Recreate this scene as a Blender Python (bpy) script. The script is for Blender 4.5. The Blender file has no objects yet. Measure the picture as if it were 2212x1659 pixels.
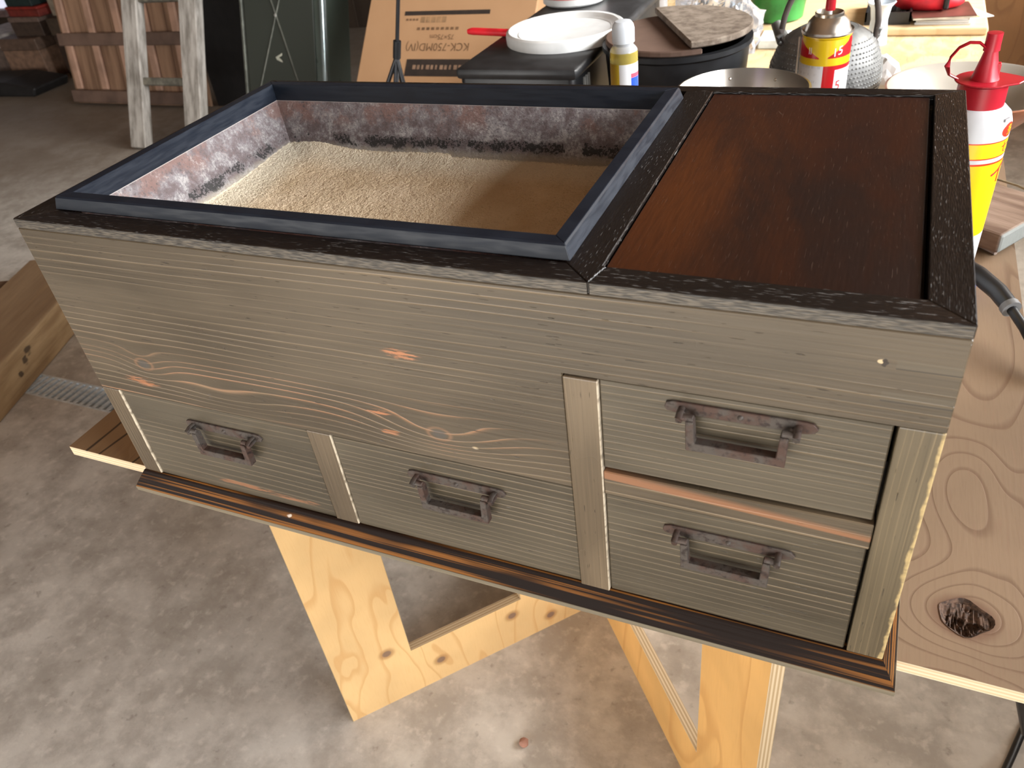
import bpy, bmesh, math, random
from mathutils import Vector, Matrix
from mathutils import noise as mn

random.seed(7)
SC = bpy.context.scene
COL = SC.collection
TZ = 0.65                      # height of the table top above the floor

# ---------------------------------------------------------------- camera
FPX = 1718.13
RX = Vector((0.9152, 0.3873, -0.1117)).normalized()      # camera right
RZ = Vector((-0.3728, 0.7077, -0.6001)).normalized()     # camera forward
RY = RZ.cross(RX).normalized()                           # camera down
RX = RY.cross(RZ).normalized()
cam = bpy.data.cameras.new('camera')
cam.sensor_fit = 'HORIZONTAL'
cam.sensor_width = 36.0
cam.lens = FPX / 2212.0 * 36.0
cam.clip_start = 0.02
cam.dof.use_dof = True
cam.dof.focus_distance = 0.72
cam.dof.aperture_fstop = 14.0
camo = bpy.data.objects.new('camera', cam)
COL.objects.link(camo)
m3 = Matrix((RX, -RY, -RZ)).transposed()
camo.matrix_world = Matrix.Translation((0.6402, -0.3839, 0.5447 + TZ)) @ m3.to_4x4()
SC.camera = camo

# ---------------------------------------------------------------- light
SC.view_settings.view_transform = 'Standard'
SC.view_settings.look = 'None'
SC.view_settings.gamma = 1.0
SC.view_settings.exposure = 0.55
SC.view_settings.use_curve_mapping = False
wd = bpy.data.worlds.new('overcast_sky')
SC.world = wd
wd.use_nodes = True
wd.node_tree.nodes['Background'].inputs[0].default_value = (0.95, 0.96, 1.0, 1)
wd.node_tree.nodes['Background'].inputs[1].default_value = 0.25


def area_light(name, loc, target, sx, sy, power, col, spread=180):
    l = bpy.data.lights.new(name, 'AREA')
    l.shape = 'RECTANGLE'
    l.size, l.size_y = sx, sy
    l.energy = power
    l.spread = math.radians(spread)
    l.color = col
    o = bpy.data.objects.new(name, l)
    COL.objects.link(o)
    o.location = loc
    d = Vector(target) - Vector(loc)
    o.rotation_euler = d.to_track_quat('-Z', 'Y').to_euler()
    return o


# daylight outside the long window opening on the right
area_light('doorway_daylight', (3.55, 0.9, 2.02), (0.0, 0.9, 2.02), 4.8, .9, 360, (0.95, 0.97, 1.0))
# the brightest stretch of that opening, by the far end of the table
area_light('side_window_daylight', (2.05, 2.15, 1.65), (0.55, 1.65, 0.65), 1.2, 1.0, 17, (1.0, 0.97, 0.90), 75)
# daylight through the open front of the shed, behind the camera
area_light('open_front_daylight', (-0.5, -3.2, 0.95), (-0.5, 0.0, 0.75), 6.0, 1.6, 118, (1.0, 0.98, 0.95))
# sun slanting in under the open front, falling on the floor behind the camera
sl = bpy.data.lights.new('sun', 'SUN')
sl.energy = 11.0
sl.angle = math.radians(1.0)
sl.color = (1.0, 0.95, 0.86)
slo = bpy.data.objects.new('sun', sl)
COL.objects.link(slo)
slo.rotation_euler = Vector((0.10, 0.70, -0.70)).to_track_quat('-Z', 'Y').to_euler()


# ---------------------------------------------------------------- node helper
class E:
    def __init__(s, g, k):
        s.g, s.k = g, k

    def _m(s, op, *o):
        return s.g.math(op, s, *o)
    def __add__(s, o): return s._m('ADD', o)
    def __radd__(s, o): return s._m('ADD', o)
    def __sub__(s, o): return s._m('SUBTRACT', o)
    def __rsub__(s, o): return s.g.math('SUBTRACT', o, s)
    def __mul__(s, o): return s._m('MULTIPLY', o)
    def __rmul__(s, o): return s._m('MULTIPLY', o)
    def __truediv__(s, o): return s._m('DIVIDE', o)
    def __pow__(s, o): return s._m('POWER', o)


class G:
    def __init__(s, name, rough=.5, spec=.5, metal=0.0, color=None, coat=0.0):
        s.m = bpy.data.materials.new(name)
        s.m.use_nodes = True
        s.nt = s.m.node_tree
        s.nt.nodes.clear()
        out = s.nt.nodes.new('ShaderNodeOutputMaterial')
        s.b = s.nt.nodes.new('ShaderNodeBsdfPrincipled')
        s.nt.links.new(s.b.outputs[0], out.inputs[0])
        s.set('Roughness', rough)
        s.set('Specular IOR Level', spec)
        s.set('Metallic', metal)
        if coat:
            s.set('Coat Weight', coat)
            s.set('Coat Roughness', .15)
        if color is not None:
            s.set('Base Color', color)

    def put(s, sock, v):
        if isinstance(v, E):
            s.nt.links.new(v.k, sock)
        elif isinstance(v, (tuple, list)) and len(v) == 3 and sock.type == 'RGBA':
            sock.default_value = (*v, 1)
        else:
            sock.default_value = v

    def set(s, key, v):
        s.put(s.b.inputs[key], v)
        return s

    def math(s, op, *a, clamp=False):
        n = s.nt.nodes.new('ShaderNodeMath')
        n.operation = op
        n.use_clamp = clamp
        for i, v in enumerate(a):
            s.put(n.inputs[i], v)
        return E(s, n.outputs[0])

    def obj(s):
        t = s.nt.nodes.new('ShaderNodeTexCoord')
        p = s.nt.nodes.new('ShaderNodeSeparateXYZ')
        s.nt.links.new(t.outputs['Object'], p.inputs[0])
        return [E(s, p.outputs[i]) for i in range(3)]

    def vec(s, x, y, z=0.0):
        c = s.nt.nodes.new('ShaderNodeCombineXYZ')
        for i, v in enumerate((x, y, z)):
            s.put(c.inputs[i], v)
        return E(s, c.outputs[0])

    def noise(s, v, scale=1.0, detail=2.0, rough=.5, dist=0.0):
        n = s.nt.nodes.new('ShaderNodeTexNoise')
        s.put(n.inputs['Vector'], v)
        for k, q in (('Scale', scale), ('Detail', detail), ('Roughness', rough), ('Distortion', dist)):
            n.inputs[k].default_value = q
        return E(s, n.outputs[0])

    def voro(s, v, scale=1.0, feature='F1', rnd=1.0):
        n = s.nt.nodes.new('ShaderNodeTexVoronoi')
        n.feature = feature
        s.put(n.inputs['Vector'], v)
        n.inputs['Scale'].default_value = scale
        n.inputs['Randomness'].default_value = rnd
        return E(s, n.outputs[0])

    def sstep(s, v, a, b, lo=0.0, hi=1.0):
        n = s.nt.nodes.new('ShaderNodeMapRange')
        n.interpolation_type = 'SMOOTHSTEP'
        n.clamp = True
        if a > b:
            a, b, lo, hi = b, a, hi, lo
        s.put(n.inputs[0], v)
        for i, q in enumerate((a, b, lo, hi)):
            n.inputs[i + 1].default_value = q
        return E(s, n.outputs[0])

    def mix(s, f, a, b):
        n = s.nt.nodes.new('ShaderNodeMix')
        n.data_type = 'RGBA'
        n.clamp_factor = True
        s.put(n.inputs[0], f)
        s.put(n.inputs[6], a)
        s.put(n.inputs[7], b)
        return E(s, n.outputs[2])

    def gauss(s, x, y, cx, cy, sx, sy):
        a = (x - cx) / sx
        b = (y - cy) / sy
        return s.math('EXPONENT', (a * a + b * b) * -1.0)

    def bump(s, h, strength=.4, dist=.002):
        n = s.nt.nodes.new('ShaderNodeBump')
        n.inputs['Strength'].default_value = strength
        n.inputs['Distance'].default_value = dist
        s.put(n.inputs['Height'], h)
        s.nt.links.new(n.outputs[0], s.b.inputs['Normal'])
        return s


def plain(name, col, rough=.5, metal=0.0, var=.12, scale=30.0, spec=.5, bump=0.0):
    """one-colour material with a little uneven tone"""
    g = G(name, rough, spec, metal)
    x, y, z = g.obj()
    n = g.noise(g.vec(x, y, z), scale, 3)
    d = tuple(c * (1 - var * 2) for c in col)
    l = tuple(min(1, c * (1 + var * 2)) for c in col)
    g.set('Base Color', g.mix(g.sstep(n, .3, .7), d, l))
    if bump:
        g.bump(n, bump, .002)
    return g.m


def cedar(name, vertical=False, knots=(), orange=None, patches=(), spacing=.0065, seed=0.0, tone=1.0,
          edge_wear_glint=None, line=.9, base=(.150, .113, .072), pale=(.36, .265, .162), swoop=False, joints=()):
    """stained cedar front boards: pale growth lines flowing round knots, orange rub-through, dents"""
    g = G(name, .36, .50)
    x, y, z = g.obj()
    if vertical:
        u, w = z, x
    else:
        u, w = x, z
    slow = g.noise(g.vec(u * 2.2 + seed, w * 7.0 + seed), 1.0, 2)
    phi = w + (slow - .5) * .014
    oramask = None
    for (kx, kz, A, sx, sz) in knots:
        phi = phi + g.gauss(x, z, kx, kz, sx, sz) * A
    fine = g.noise(g.vec(u * 9.0, w * 420.0, seed), 1.0, 2)
    warp = g.noise(g.vec(w * 55.0 + seed, u * .6), 1.0, 1)
    t = g.math('FRACT', (phi + (warp - .5) * .009) / spacing)
    ln = (t ** 13.0) + g.sstep(t, .07, 0.0) * .7
    amt = g.noise(g.vec(u * 3.0, w * 22.0, seed + 4.0), 1.0, 2)
    ln = ln * g.sstep(amt, .30, .68) * line
    blot = g.noise(g.vec(u * 5.0, w * 14.0, seed + 9.0), 1.0, 3)
    b0 = tuple(c * tone * .60 for c in base)
    dark = tuple(c * .60 for c in b0)
    col = g.mix(g.sstep(blot, .3, .68), dark, b0)
    col = g.mix((fine - .35) * .5, col, tuple(c * 1.35 for c in b0))
    col = g.mix(ln, col, tuple(c * tone * .82 for c in pale))
    OR = (.40, .165, .075)
    if orange:
        a, b = orange
        om = g.sstep(z, a, b) * g.sstep(g.noise(g.vec(x * 9.0, z * 25.0, seed + 2.0), 1.0, 2), .38, .6)
        col = g.mix(om * ln * 1.0, col, OR)
    for (px_, pz_, sx, sz, k) in patches:
        pm = g.gauss(x, z, px_, pz_, sx, sz)
        rag = g.noise(g.vec(x * 38.0, z * 420.0, seed), 1.0, 4, .7)
        col = g.mix(g.sstep(pm * g.sstep(rag, .36, .62) * 1.3, .30, .75) * k, col, OR)
    for (kx, kz, A, sx, sz) in knots:
        if A == .0081:
            continue
        kk = g.gauss(x, z, kx, kz, .009, .0055)
        col = g.mix(g.sstep(kk, .45, .8) * .75, col, (.07, .065, .06))
        col = g.mix(g.sstep(kk, .12, .3) * g.sstep(kk, .52, .32) * .4, col, (.30, .16, .09))
    # dents and splinters
    dn = g.noise(g.vec(u * 75.0, w * 800.0, seed + 3.0), 1.0, 1)
    dent = g.sstep(dn, .72, .79)
    col = g.mix(dent * .75, col, (.03, .025, .02))
    chip = g.voro(g.vec(u * 16.0, w * 34.0, seed), 1.0)
    cn = g.noise(g.vec(u * 6.0, w * 6.0, seed + 7.0), 1.0, 1)
    chipm = g.sstep(chip, .07, .04) * g.sstep(cn, .52, .6)
    col = g.mix(chipm * .8, col, (.62, .48, .30))
    streak = g.sstep(g.noise(g.vec(u * 5.0, w * 900.0, seed + 5.0), 1.0, 2), .56, .70)
    col = g.mix(streak * .38, col, tuple(c * .4 for c in b0))
    if swoop:                                          # broad rubbed orange figure along the drawer rail
        sx_ = (x - .5) / .176
        zl = .1462 - sx_ * .0085
        dz = z - zl
        sw = g.sstep(dz, -.0006, .0010) * g.sstep(dz - (1.0 - sx_) * .004, .0075, .0010)
        col = g.mix(sw * .5, col, OR)
    if edge_wear_glint:
        wx, wwid, amp, wcol = edge_wear_glint
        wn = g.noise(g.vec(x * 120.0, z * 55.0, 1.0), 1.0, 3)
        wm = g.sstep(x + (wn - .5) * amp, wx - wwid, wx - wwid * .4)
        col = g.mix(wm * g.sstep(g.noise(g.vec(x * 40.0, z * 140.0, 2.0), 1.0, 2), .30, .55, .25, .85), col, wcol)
    if joints:
        for (jx, jz, jh) in joints:
            inz = g.sstep(g.math('ABSOLUTE', z - jz), jh, jh - .0003)
            inx = g.sstep(x, jx, jx + .0004)
            col = g.mix(inz * inx * .35, col, (.10, .085, .06))
            ol = g.sstep(g.math('ABSOLUTE', z - jz + jh), .0006, .0002) * inx
            col = g.mix(ol * .8, col, (.02, .016, .012))
        hole = g.gauss(x, z, .6606, .2770, .0020, .0013)
        col = g.mix(g.sstep(hole, .30, .42), col, (.55, .42, .25))
        col = g.mix(g.sstep(g.gauss(x + (fine - .5) * .004, z, .6626, .2764, .0016, .0028), .35, .45), col, (.02, .012, .008))
    g.set('Base Color', col)
    g.set('Roughness', g.sstep(blot, .2, .8, .25, .38))
    g.bump(ln * .55 + fine * .30 - dent * 1.6 - chipm * .9, .45, .0009)
    return g.m


def darkwood(name, along='x', base=(.0045, .003, .0024), pore_glint=.11, rough=.3):
    """black-brown open-pored hardwood"""
    g = G(name, rough, .5)
    x, y, z = g.obj()
    u, w = (x, y) if along == 'x' else (y, x)
    wob = (g.noise(g.vec(u * 9.0, w * 9.0), 1.0, 1) - .5) * .01
    p = g.noise(g.vec(u * 125.0, (w + wob) * 1700.0, z * 900.0), 1.0, 1)
    pore = g.sstep(p, .66, .74)
    amt = g.noise(g.vec(u * 7.0, w * 20.0, 3.0), 1.0, 2)
    pore = pore * g.sstep(amt, .36, .6)
    big = g.noise(g.vec(u * 6.0, w * 60.0, 1.0), 1.0, 2)
    col = g.mix(big, base, tuple(c * 2.0 for c in base))
    col = g.mix(pore * .9, col, (pore_glint, pore_glint * .97, pore_glint * .92))  # grey in the pores paints their glints into the colour
    g.set('Base Color', col)
    g.bump(p * 1.0 - pore * .7, .55, .0006)
    return g.m


def plywood(name, base, dark, sc=1.0, seed=0.0, rings=1.0, rough=.55, knots=(), axis='x', contrast=.55):
    """rotary-cut plywood face with wandering rings"""
    g = G(name, rough, .35)
    x, y, z = g.obj()
    u, w = {'x': (x, y), 'y': (y, x), 'z': (z, x)}[axis]
    n1 = g.noise(g.vec(u * 2.2 * sc + seed, w * 6.5 * sc, seed), 1.0, 2, .45, .6)
    f = n1 * 1.0
    for (kx, ky, A, sx, sy) in knots:
        f = f + g.gauss(x, y, kx, ky, sx, sy) * A
    t = g.math('FRACT', f * 9.0 * rings)
    ring = g.sstep(t, .74, .94) * g.sstep(t, 1.0, .95)
    fib = g.noise(g.vec(u * 30.0 * sc, w * 420.0 * sc, seed), 1.0, 2)
    blot = g.noise(g.vec(x * 5.0, y * 5.0, z * 5.0 + seed), 1.0, 3)
    col = g.mix(g.sstep(blot, .3, .7), tuple(c * .84 for c in base), tuple(min(1, c * 1.1) for c in base))
    col = g.mix(ring * contrast, col, dark)
    col = g.mix((fib - .5) * .5, col, dark)
    g.set('Base Color', col)
    g.bump(fib * .5 - ring * .5, .25, .0008)
    g.col = col
    return g


# ---------------------------------------------------------------- mesh helper
class MB:
    def __init__(s):
        s.bm = bmesh.new()

    def box(s, x0, x1, y0, y1, z0, z1, M=None):
        v = [s.bm.verts.new(p) for p in ((x0, y0, z0), (x1, y0, z0), (x1, y1, z0), (x0, y1, z0),
                                         (x0, y0, z1), (x1, y0, z1), (x1, y1, z1), (x0, y1, z1))]
        for f in ((3, 2, 1, 0), (4, 5, 6, 7), (0, 1, 5, 4), (1, 2, 6, 5), (2, 3, 7, 6), (3, 0, 4, 7)):
            s.bm.faces.new([v[i] for i in f])
        if M:
            for q in v:
                q.co = M @ q.co
        return s

    def prism(s, poly, a, b, axis='z', M=None):
        """extrude a 2-D outline; axis z: (x,y), y: (x,z), x: (y,z)"""
        def mk(p, h):
            return {'z': (p[0], p[1], h), 'y': (p[0], h, p[1]), 'x': (h, p[0], p[1])}[axis]
        A = [s.bm.verts.new(mk(p, a)) for p in poly]
        B = [s.bm.verts.new(mk(p, b)) for p in poly]
        n = len(poly)
        s.bm.faces.new(A[::-1])
        s.bm.faces.new(B)
        for i in range(n):
            s.bm.faces.new((A[i], A[(i + 1) % n], B[(i + 1) % n], B[i]))
        if M:
            for q in A + B:
                q.co = M @ q.co
        return s

    def lathe(s, prof, n=32, c=(0, 0, 0), wob=None):
        rings = []
        for i, (r, z) in enumerate(prof):
            if r < 1e-6:
                rings.append([s.bm.verts.new((c[0], c[1], c[2] + z))])
            else:
                rings.append([s.bm.verts.new((c[0] + r * math.cos(2 * math.pi * k / n),
                                              c[1] + r * math.sin(2 * math.pi * k / n), c[2] + z)) for k in range(n)])
        for a, b in zip(rings, rings[1:]):
            for k in range(n):
                k2 = (k + 1) % n
                if len(a) == 1 and len(b) == 1:
                    continue
                if len(a) == 1:
                    s.bm.faces.new((a[0], b[k2], b[k]))
                elif len(b) == 1:
                    s.bm.faces.new((a[k], a[k2], b[0]))
                else:
                    s.bm.faces.new((a[k], a[k2], b[k2], b[k]))
        return s

    def tube(s, path, r, n=10, cap=True, flat=None):
        path = [Vector(p) for p in path]
        rs = r if isinstance(r, (list, tuple)) else [r] * len(path)
        rings = []
        ref = Vector((0, 0, 1))
        for i, p in enumerate(path):
            t = (path[min(i + 1, len(path) - 1)] - path[max(i - 1, 0)]).normalized()
            a = t.cross(ref)
            if a.length < .05:
                a = t.cross(Vector((1, 0, 0)))
            a.normalize()
            b = a.cross(t).normalized()
            fx, fy = flat if flat else (1, 1)
            rings.append([s.bm.verts.new(p + (a * math.cos(2 * math.pi * k / n) * fx
                                              + b * math.sin(2 * math.pi * k / n) * fy) * rs[i]) for k in range(n)])
        for a, b in zip(rings, rings[1:]):
            for k in range(n):
                s.bm.faces.new((a[k], a[(k + 1) % n], b[(k + 1) % n], b[k]))
        if cap:
            s.bm.faces.new(rings[0][::-1])
            s.bm.faces.new(rings[-1])
        return s

    def build(s, name, mat, parent=None, loc=(0, 0, 0), rot=(0, 0, 0), bev=0.0, seg=1, smooth=None):
        bm = s.bm
        bmesh.ops.recalc_face_normals(bm, faces=bm.faces)
        if bev:
            ed = [e for e in bm.edges if len(e.link_faces) == 2 and e.calc_face_angle(0) > .5]
            bmesh.ops.bevel(bm, geom=ed, offset=bev, segments=seg, profile=.5, affect='EDGES', clamp_overlap=True)
        me = bpy.data.meshes.new(name)
        bm.to_mesh(me)
        bm.free()
        if smooth is not None:
            for p in me.polygons:
                p.use_smooth = True
            me.set_sharp_from_angle(angle=math.radians(smooth))
        me.materials.append(mat)
        o = bpy.data.objects.new(name, me)
        COL.objects.link(o)
        o.location = loc
        o.rotation_euler = rot
        if parent:
            o.parent = parent
        return o


def tag(o, label=None, cat=None, group=None, kind=None):
    if label: o['label'] = label
    if cat: o['category'] = cat
    if group: o['group'] = group
    if kind: o['kind'] = kind
    return o


def thing(name, label, cat, loc=(0, 0, 0), rot=(0, 0, 0), group=None):
    o = bpy.data.objects.new(name, None)
    o.empty_display_size = .05
    COL.objects.link(o)
    o.location = loc
    o.rotation_euler = rot
    return tag(o, label, cat, group)


def text_mesh(txt, size):
    cu = bpy.data.curves.new('lettering', 'FONT')
    cu.body = txt
    cu.size = size
    cu.align_x = 'CENTER'
    cu.align_y = 'CENTER'
    cu.resolution_u = 3
    to = bpy.data.objects.new('lettering', cu)
    COL.objects.link(to)
    bpy.context.view_layer.update()
    me = bpy.data.meshes.new_from_object(to.evaluated_get(bpy.context.evaluated_depsgraph_get()))
    bpy.data.objects.remove(to)
    bpy.data.curves.remove(cu)
    return me


def letters(name, txt, size, mat, parent, M, wrap=None, sx=1.0):
    """flat printed lettering; wrap=(radius, angle, z) bends it round an upright cylinder"""
    me = text_mesh(txt, size)
    if wrap:
        R, th, z0, slant = wrap
        bm = bmesh.new()
        bm.from_mesh(me)
        bmesh.ops.triangulate(bm, faces=bm.faces)
        for v in bm.verts:
            a = th + v.co.x * sx / R
            z = z0 + v.co.y + slant * v.co.x
            v.co = Vector((R * math.cos(a), R * math.sin(a), z))
        bm.to_mesh(me)
        bm.free()
    else:
        me.transform(M @ Matrix.Diagonal((sx, 1, 1, 1)))
    me.materials.clear()
    me.materials.append(mat)
    o = bpy.data.objects.new(name, me)
    COL.objects.link(o)
    o.parent = parent
    return o


# ================================================================ THE SETTING
def floor_material():
    g = G('stained_concrete', .62, .35)
    x, y, z = g.obj()
    v = g.vec(x, y, 0.0)
    a = g.noise(v, 2.1, 5, .6)
    b = g.noise(v, 9.0, 6, .65)
    c = g.noise(v, 42.0, 4, .6)
    col = g.mix(g.sstep(b, .36, .64), (.36, .33, .29), (.55, .52, .47))
    col = g.mix(g.sstep(a, .46, .66) * .4, col, (.25, .22, .185))
    col = g.mix(g.sstep(c, .52, .72) * .45, col, (.68, .64, .58))
    col = g.mix(g.sstep(c, .40, .25) * .55, col, (.19, .16, .13))
    # trodden earth towards the back left corner
    dirt = g.sstep(x * -.62 + y * .62 + (a - .5) * 1.6, 1.9, 3.6)
    col = g.mix(dirt * .8, col, (.17, .125, .085))
    g.set('Base Color', col)
    g.bump(b * .6 + c * .5, .3, .004)
    return g.m


M_floor = floor_material()
hx0, hx1, hy0, hy1 = -2.4, -.55, .640, .725        # drain channel
fb = MB()
for (x0, x1, y0, y1) in ((-9, 4.5, -6, hy0), (-9, 4.5, hy1, 6), (-9, hx0, hy0, hy1), (hx1, 4.5, hy0, hy1)):
    fb.box(x0, x1, y0, y1, -.12, 0)
tag(fb.build('floor', M_floor), kind='structure')

g = G('dark_boards', .75, .25)
x, y, z = g.obj()
n = g.noise(g.vec(x * 12.0, y * 12.0, z * 1.5), 1.0, 4)
g.set('Base Color', g.mix(n, (.035, .024, .017), (.10, .07, .048)))
M_wallwood = g.m
wb = MB()
for k in range(48):
    x0 = -8.4 + k * .25
    wb.box(x0, x0 + .243, 4.4 + .006 * (k % 3), 4.44, 0, 3.3)
tag(wb.build('wall_back', M_wallwood), kind='structure')
wl = MB()
wl.box(-6.9, -6.8, -5, 4.44, 0, 3.3)
tag(wl.build('wall_left', M_wallwood), kind='structure')
wr = MB()
wr.box(2.15, 2.25, 3.0, 4.44, 0, 3.3).box(2.15, 2.25, -5, 3.0, 2.75, 3.3).box(2.15, 2.25, -5, -1.7, 0, 2.75).box(2.15, 2.25, -1.7, 3.0, 0, 1.25)  # last box: unseen knee wall added to shade the floor and table
tag(wr.build('wall_right', M_wallwood), kind='structure')
wf = MB()
wf.box(-7.0, -1.35, -4.32, -4.22, 0, 3.3)  # unseen wall added to cut off the sun patch on the left
tag(wf.build('sun_stop_wall', M_wallwood), kind='structure')
cl = MB()
for k in range(22):
    cl.box(-7.2, 3.8, -4.3 + k * .4, -4.3 + k * .4 + .393, 3.3 + .004 * (k % 2), 3.33)
tag(cl.build('ceiling', plain('ceiling_boards', (.24, .145, .08), .8, var=.2, scale=3)), kind='structure')


# ================================================================ LONG BRAZIER
W, D, H, ZP, ZT, ZU = .70, .354, .3058, .0235, .1308, .2345
X1, X2, X3, X4, X5, X6 = .0227, .2373, .2620, .4756, .4999, .6762
RT = .0088                                           # top rail thickness
BR = thing('long_brazier', 'long grey-brown wooden brazier box with black top rails, ash well and four small drawers', 'brazier', (0, 0, TZ + .0004))

m_front = cedar('cedar_front_board', knots=((.0747, .1705, .012, .030, .017), (.3700, .1575, .020, .060, .020),
                                            (.16, .150, .0081, .06, .012)),
                orange=(.205, .165), patches=((.060, .1485, .022, .006, .8), (.352, .2286, .016, .0055, .95),
                                               (.318, .1685, .012, .0035, .9), (.325, .149, .010, .004, .7)),
                spacing=.0068, seed=1.3, joints=((.6634, .2545, .0032), (.668, .2765, .0030)))
zt0, zt1 = ZT, H - RT
MB().prism([(0, zt0), (X4, zt0), (X4, ZU), (W, ZU), (W, zt1), (0, zt1)], 0, .018, 'y').build('front_board', m_front, BR, bev=.0007)

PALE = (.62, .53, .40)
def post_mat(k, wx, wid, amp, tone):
    return cedar('cedar_post_%d' % k, vertical=True, spacing=.0042, seed=6.1 + k, tone=tone, base=(.205, .150, .093), pale=(.38, .28, .17), line=.55, edge_wear_glint=(wx, wid, amp, PALE))
m_p1, m_p2, m_p3 = post_mat(0, X1, .0022, .0026, .95), post_mat(1, X3, .0012, .0004, 1.0), post_mat(2, X5, .0011, .0004, 1.35)  # divider and centre post strips paint edge highlights; left post is chipped wood
m_postR = cedar('cedar_post_worn', vertical=True, spacing=.0048, seed=2.4, tone=1.15, base=(.205, .158, .095), pale=(.38, .285, .16), edge_wear_glint=(.70, .0026, .0075, (.50, .37, .17)), line=.55)
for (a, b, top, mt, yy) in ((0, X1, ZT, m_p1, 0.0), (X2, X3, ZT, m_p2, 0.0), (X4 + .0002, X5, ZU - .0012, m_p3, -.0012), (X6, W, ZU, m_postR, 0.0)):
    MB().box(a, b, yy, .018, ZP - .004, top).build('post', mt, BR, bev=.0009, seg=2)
m_rail = cedar('cedar_rail', spacing=.011, seed=3.7, tone=1.1, swoop=True)
MB().box(X5, X6 - .0008, .0002, .018, .1309, .1532).build('drawer_rail', m_rail, BR, bev=.0007)

g = G('rusted_iron', .62, .45, .25)
x, y, z = g.obj()
n = g.noise(g.vec(x, y, z), 210.0, 4, .6)
n2 = g.noise(g.vec(x, y, z), 60.0, 3, .6)
c = g.mix(g.sstep(n2, .40, .62), (.072, .060, .051), (.068, .038, .028))
c = g.mix(g.sstep(n, .50, .68) * .85, c, (.022, .013, .011))
g.set('Base Color', c)
g.bump(n, .6, .0009)
M_iron = g.m

DRAWERS = ((X1 + .0004, X2 - .0004, ZP - .002, ZT - .0004, (.0946, .1822, .1070, .0270), 0.3),
           (X3 + .0004, X4 - .0004, ZP - .002, ZT - .0012, (.3310, .4190, .1062, .0268), 2.2),
           (X5 + .0005, X6 - .0024, .1562, ZU - .0006, (.5433, .6352, .2225, .0255), 5.0),
           (X5 + .0005, X6 - .0020, ZP - .002, .1305, (.5425, .6330, .1092, .0262), 8.4))
for i, (a, b, z0, z1, hd, sd) in enumerate(DRAWERS):
    mt = cedar('cedar_drawer_%d' % i, spacing=(.0075, .0058, .0056, .0062)[i], seed=sd, tone=(.92, 1.0, .98, 1.0)[i],
               base=(.146, .119, .080), line=.75,
               patches=(((.13, .036, .05, .003, .5), (.19, .034, .04, .003, .5)) if i == 0 else ()))
    dr = MB().box(a, b, .0014, .020, z0, z1).build('drawer', mt, BR, bev=.0008)
    h0, h1, hz, drop = hd
    # back plate with clipped ends
    e = .0075
    hh = .0044
    pl = [(h0, hz - .001), (h0 + .0015, hz - hh * .75), (h0 + e, hz - hh), (h1 - e, hz - hh), (h1 - .002, hz - hh * .75),
          (h1, hz), (h1 - .003, hz + hh * .85), (h1 - e, hz + hh), (h0 + e * .7, hz + hh), (h0 + .001, hz + hh * .7)]
    MB().prism(pl, -.0006, .0016, 'y').build('handle_plate', M_iron, dr, bev=.0004)
    cx = (h0 + h1) / 2
    pw = .0305
    # pull: flat bail hanging from two staples
    bw, bt = .0066, .0072
    zt_, zb_ = hz - .0022, hz - drop
    yo = -.0104
    pr = MB()
    pr.prism([(cx - pw, zt_), (cx - pw + bw * .75, zt_), (cx - pw + bw * .9, zb_ + bw), (cx + pw - bw * .9, zb_ + bw),
              (cx + pw - bw * .75, zt_), (cx + pw, zt_), (cx + pw - .0004, zb_), (cx - pw + .0006, zb_)], yo, yo + bt, 'y')
    for sgn in (-1, 1):                              # curled ears of the bail
        pr.tube([(cx + sgn * (pw - .0045), yo + bt * .5, zt_ + .0006), (cx + sgn * (pw + .0035), yo + bt * .5, zt_ + .0006)], .0026, 8)
    pr.build('handle_pull', M_iron, dr, bev=.0005)
    for sgn in (-1, 1):
        px_ = cx + sgn * (pw + .0042)
        MB().tube([(px_, .001, hz + .0008), (px_, -.006, hz + .0012), (px_, -.0105, hz - .0002), (px_, -.0095, hz - .0032), (px_, -.003, hz - .0032), (px_, .001, hz - .0026)], .0017, 8, flat=(1.3, .8)).build('handle_staple', M_iron, dr, smooth=50)
    MB().lathe([(0, .0022), (.0011, .0018), (.0018, .0006), (.002, 0)], 10).build('nail', M_iron, dr, (cx + .001, -.0006, hz + .0002), (math.pi / 2, 0, 0), smooth=60)

# plinth moulding
def mould_mat(nm, along):
    g = G(nm, .26, .035)
    x, y, z = g.obj()
    if along == 'y':
        x, y = y, x
    n = g.noise(g.vec(x * 3.0, y * 300.0, z * 420.0), 1.0, 2)
    n2 = g.noise(g.vec(x * 9.0, y * 60.0, z * 60.0, ), 1.0, 2)
    c = g.mix(g.sstep(n, .47, .62) * g.sstep(n2, .30, .55), (.012, .007, .005), (.19, .075, .018))
    low = g.sstep(z, .0064, .0054)
    c = g.mix(low, c, g.mix(n, (.13, .115, .085), (.24, .20, .14)))
    chp = g.noise(g.vec(x * 45.0, y * 60.0, z * 60.0), 1.0, 2)
    c = g.mix(g.sstep(chp, .74, .78), c, (.55, .48, .40))
    g.set('Base Color', c)
    g.set('Roughness', g.sstep(z, .0064, .0054, .24, .42))
    g.bump(n + chp * .6, .35, .0009)
    return g.m


M_MOULD = {'x': mould_mat('lacquered_moulding', 'x'), 'y': mould_mat('lacquered_moulding_side', 'y')}
po = .0115
prof = [(0, 0), (-po + .0008, 0), (-po, .0010), (-po - .0003, .0048), (-po + .0003, .0066), (-po + .0020, .0098), (-po + .0042, .0135), (-po + .0066, .0172), (-po + .0088, .0205), (-po + .0102, .0228), (0, .0238), (.014, .0238), (.014, 0)]


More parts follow.
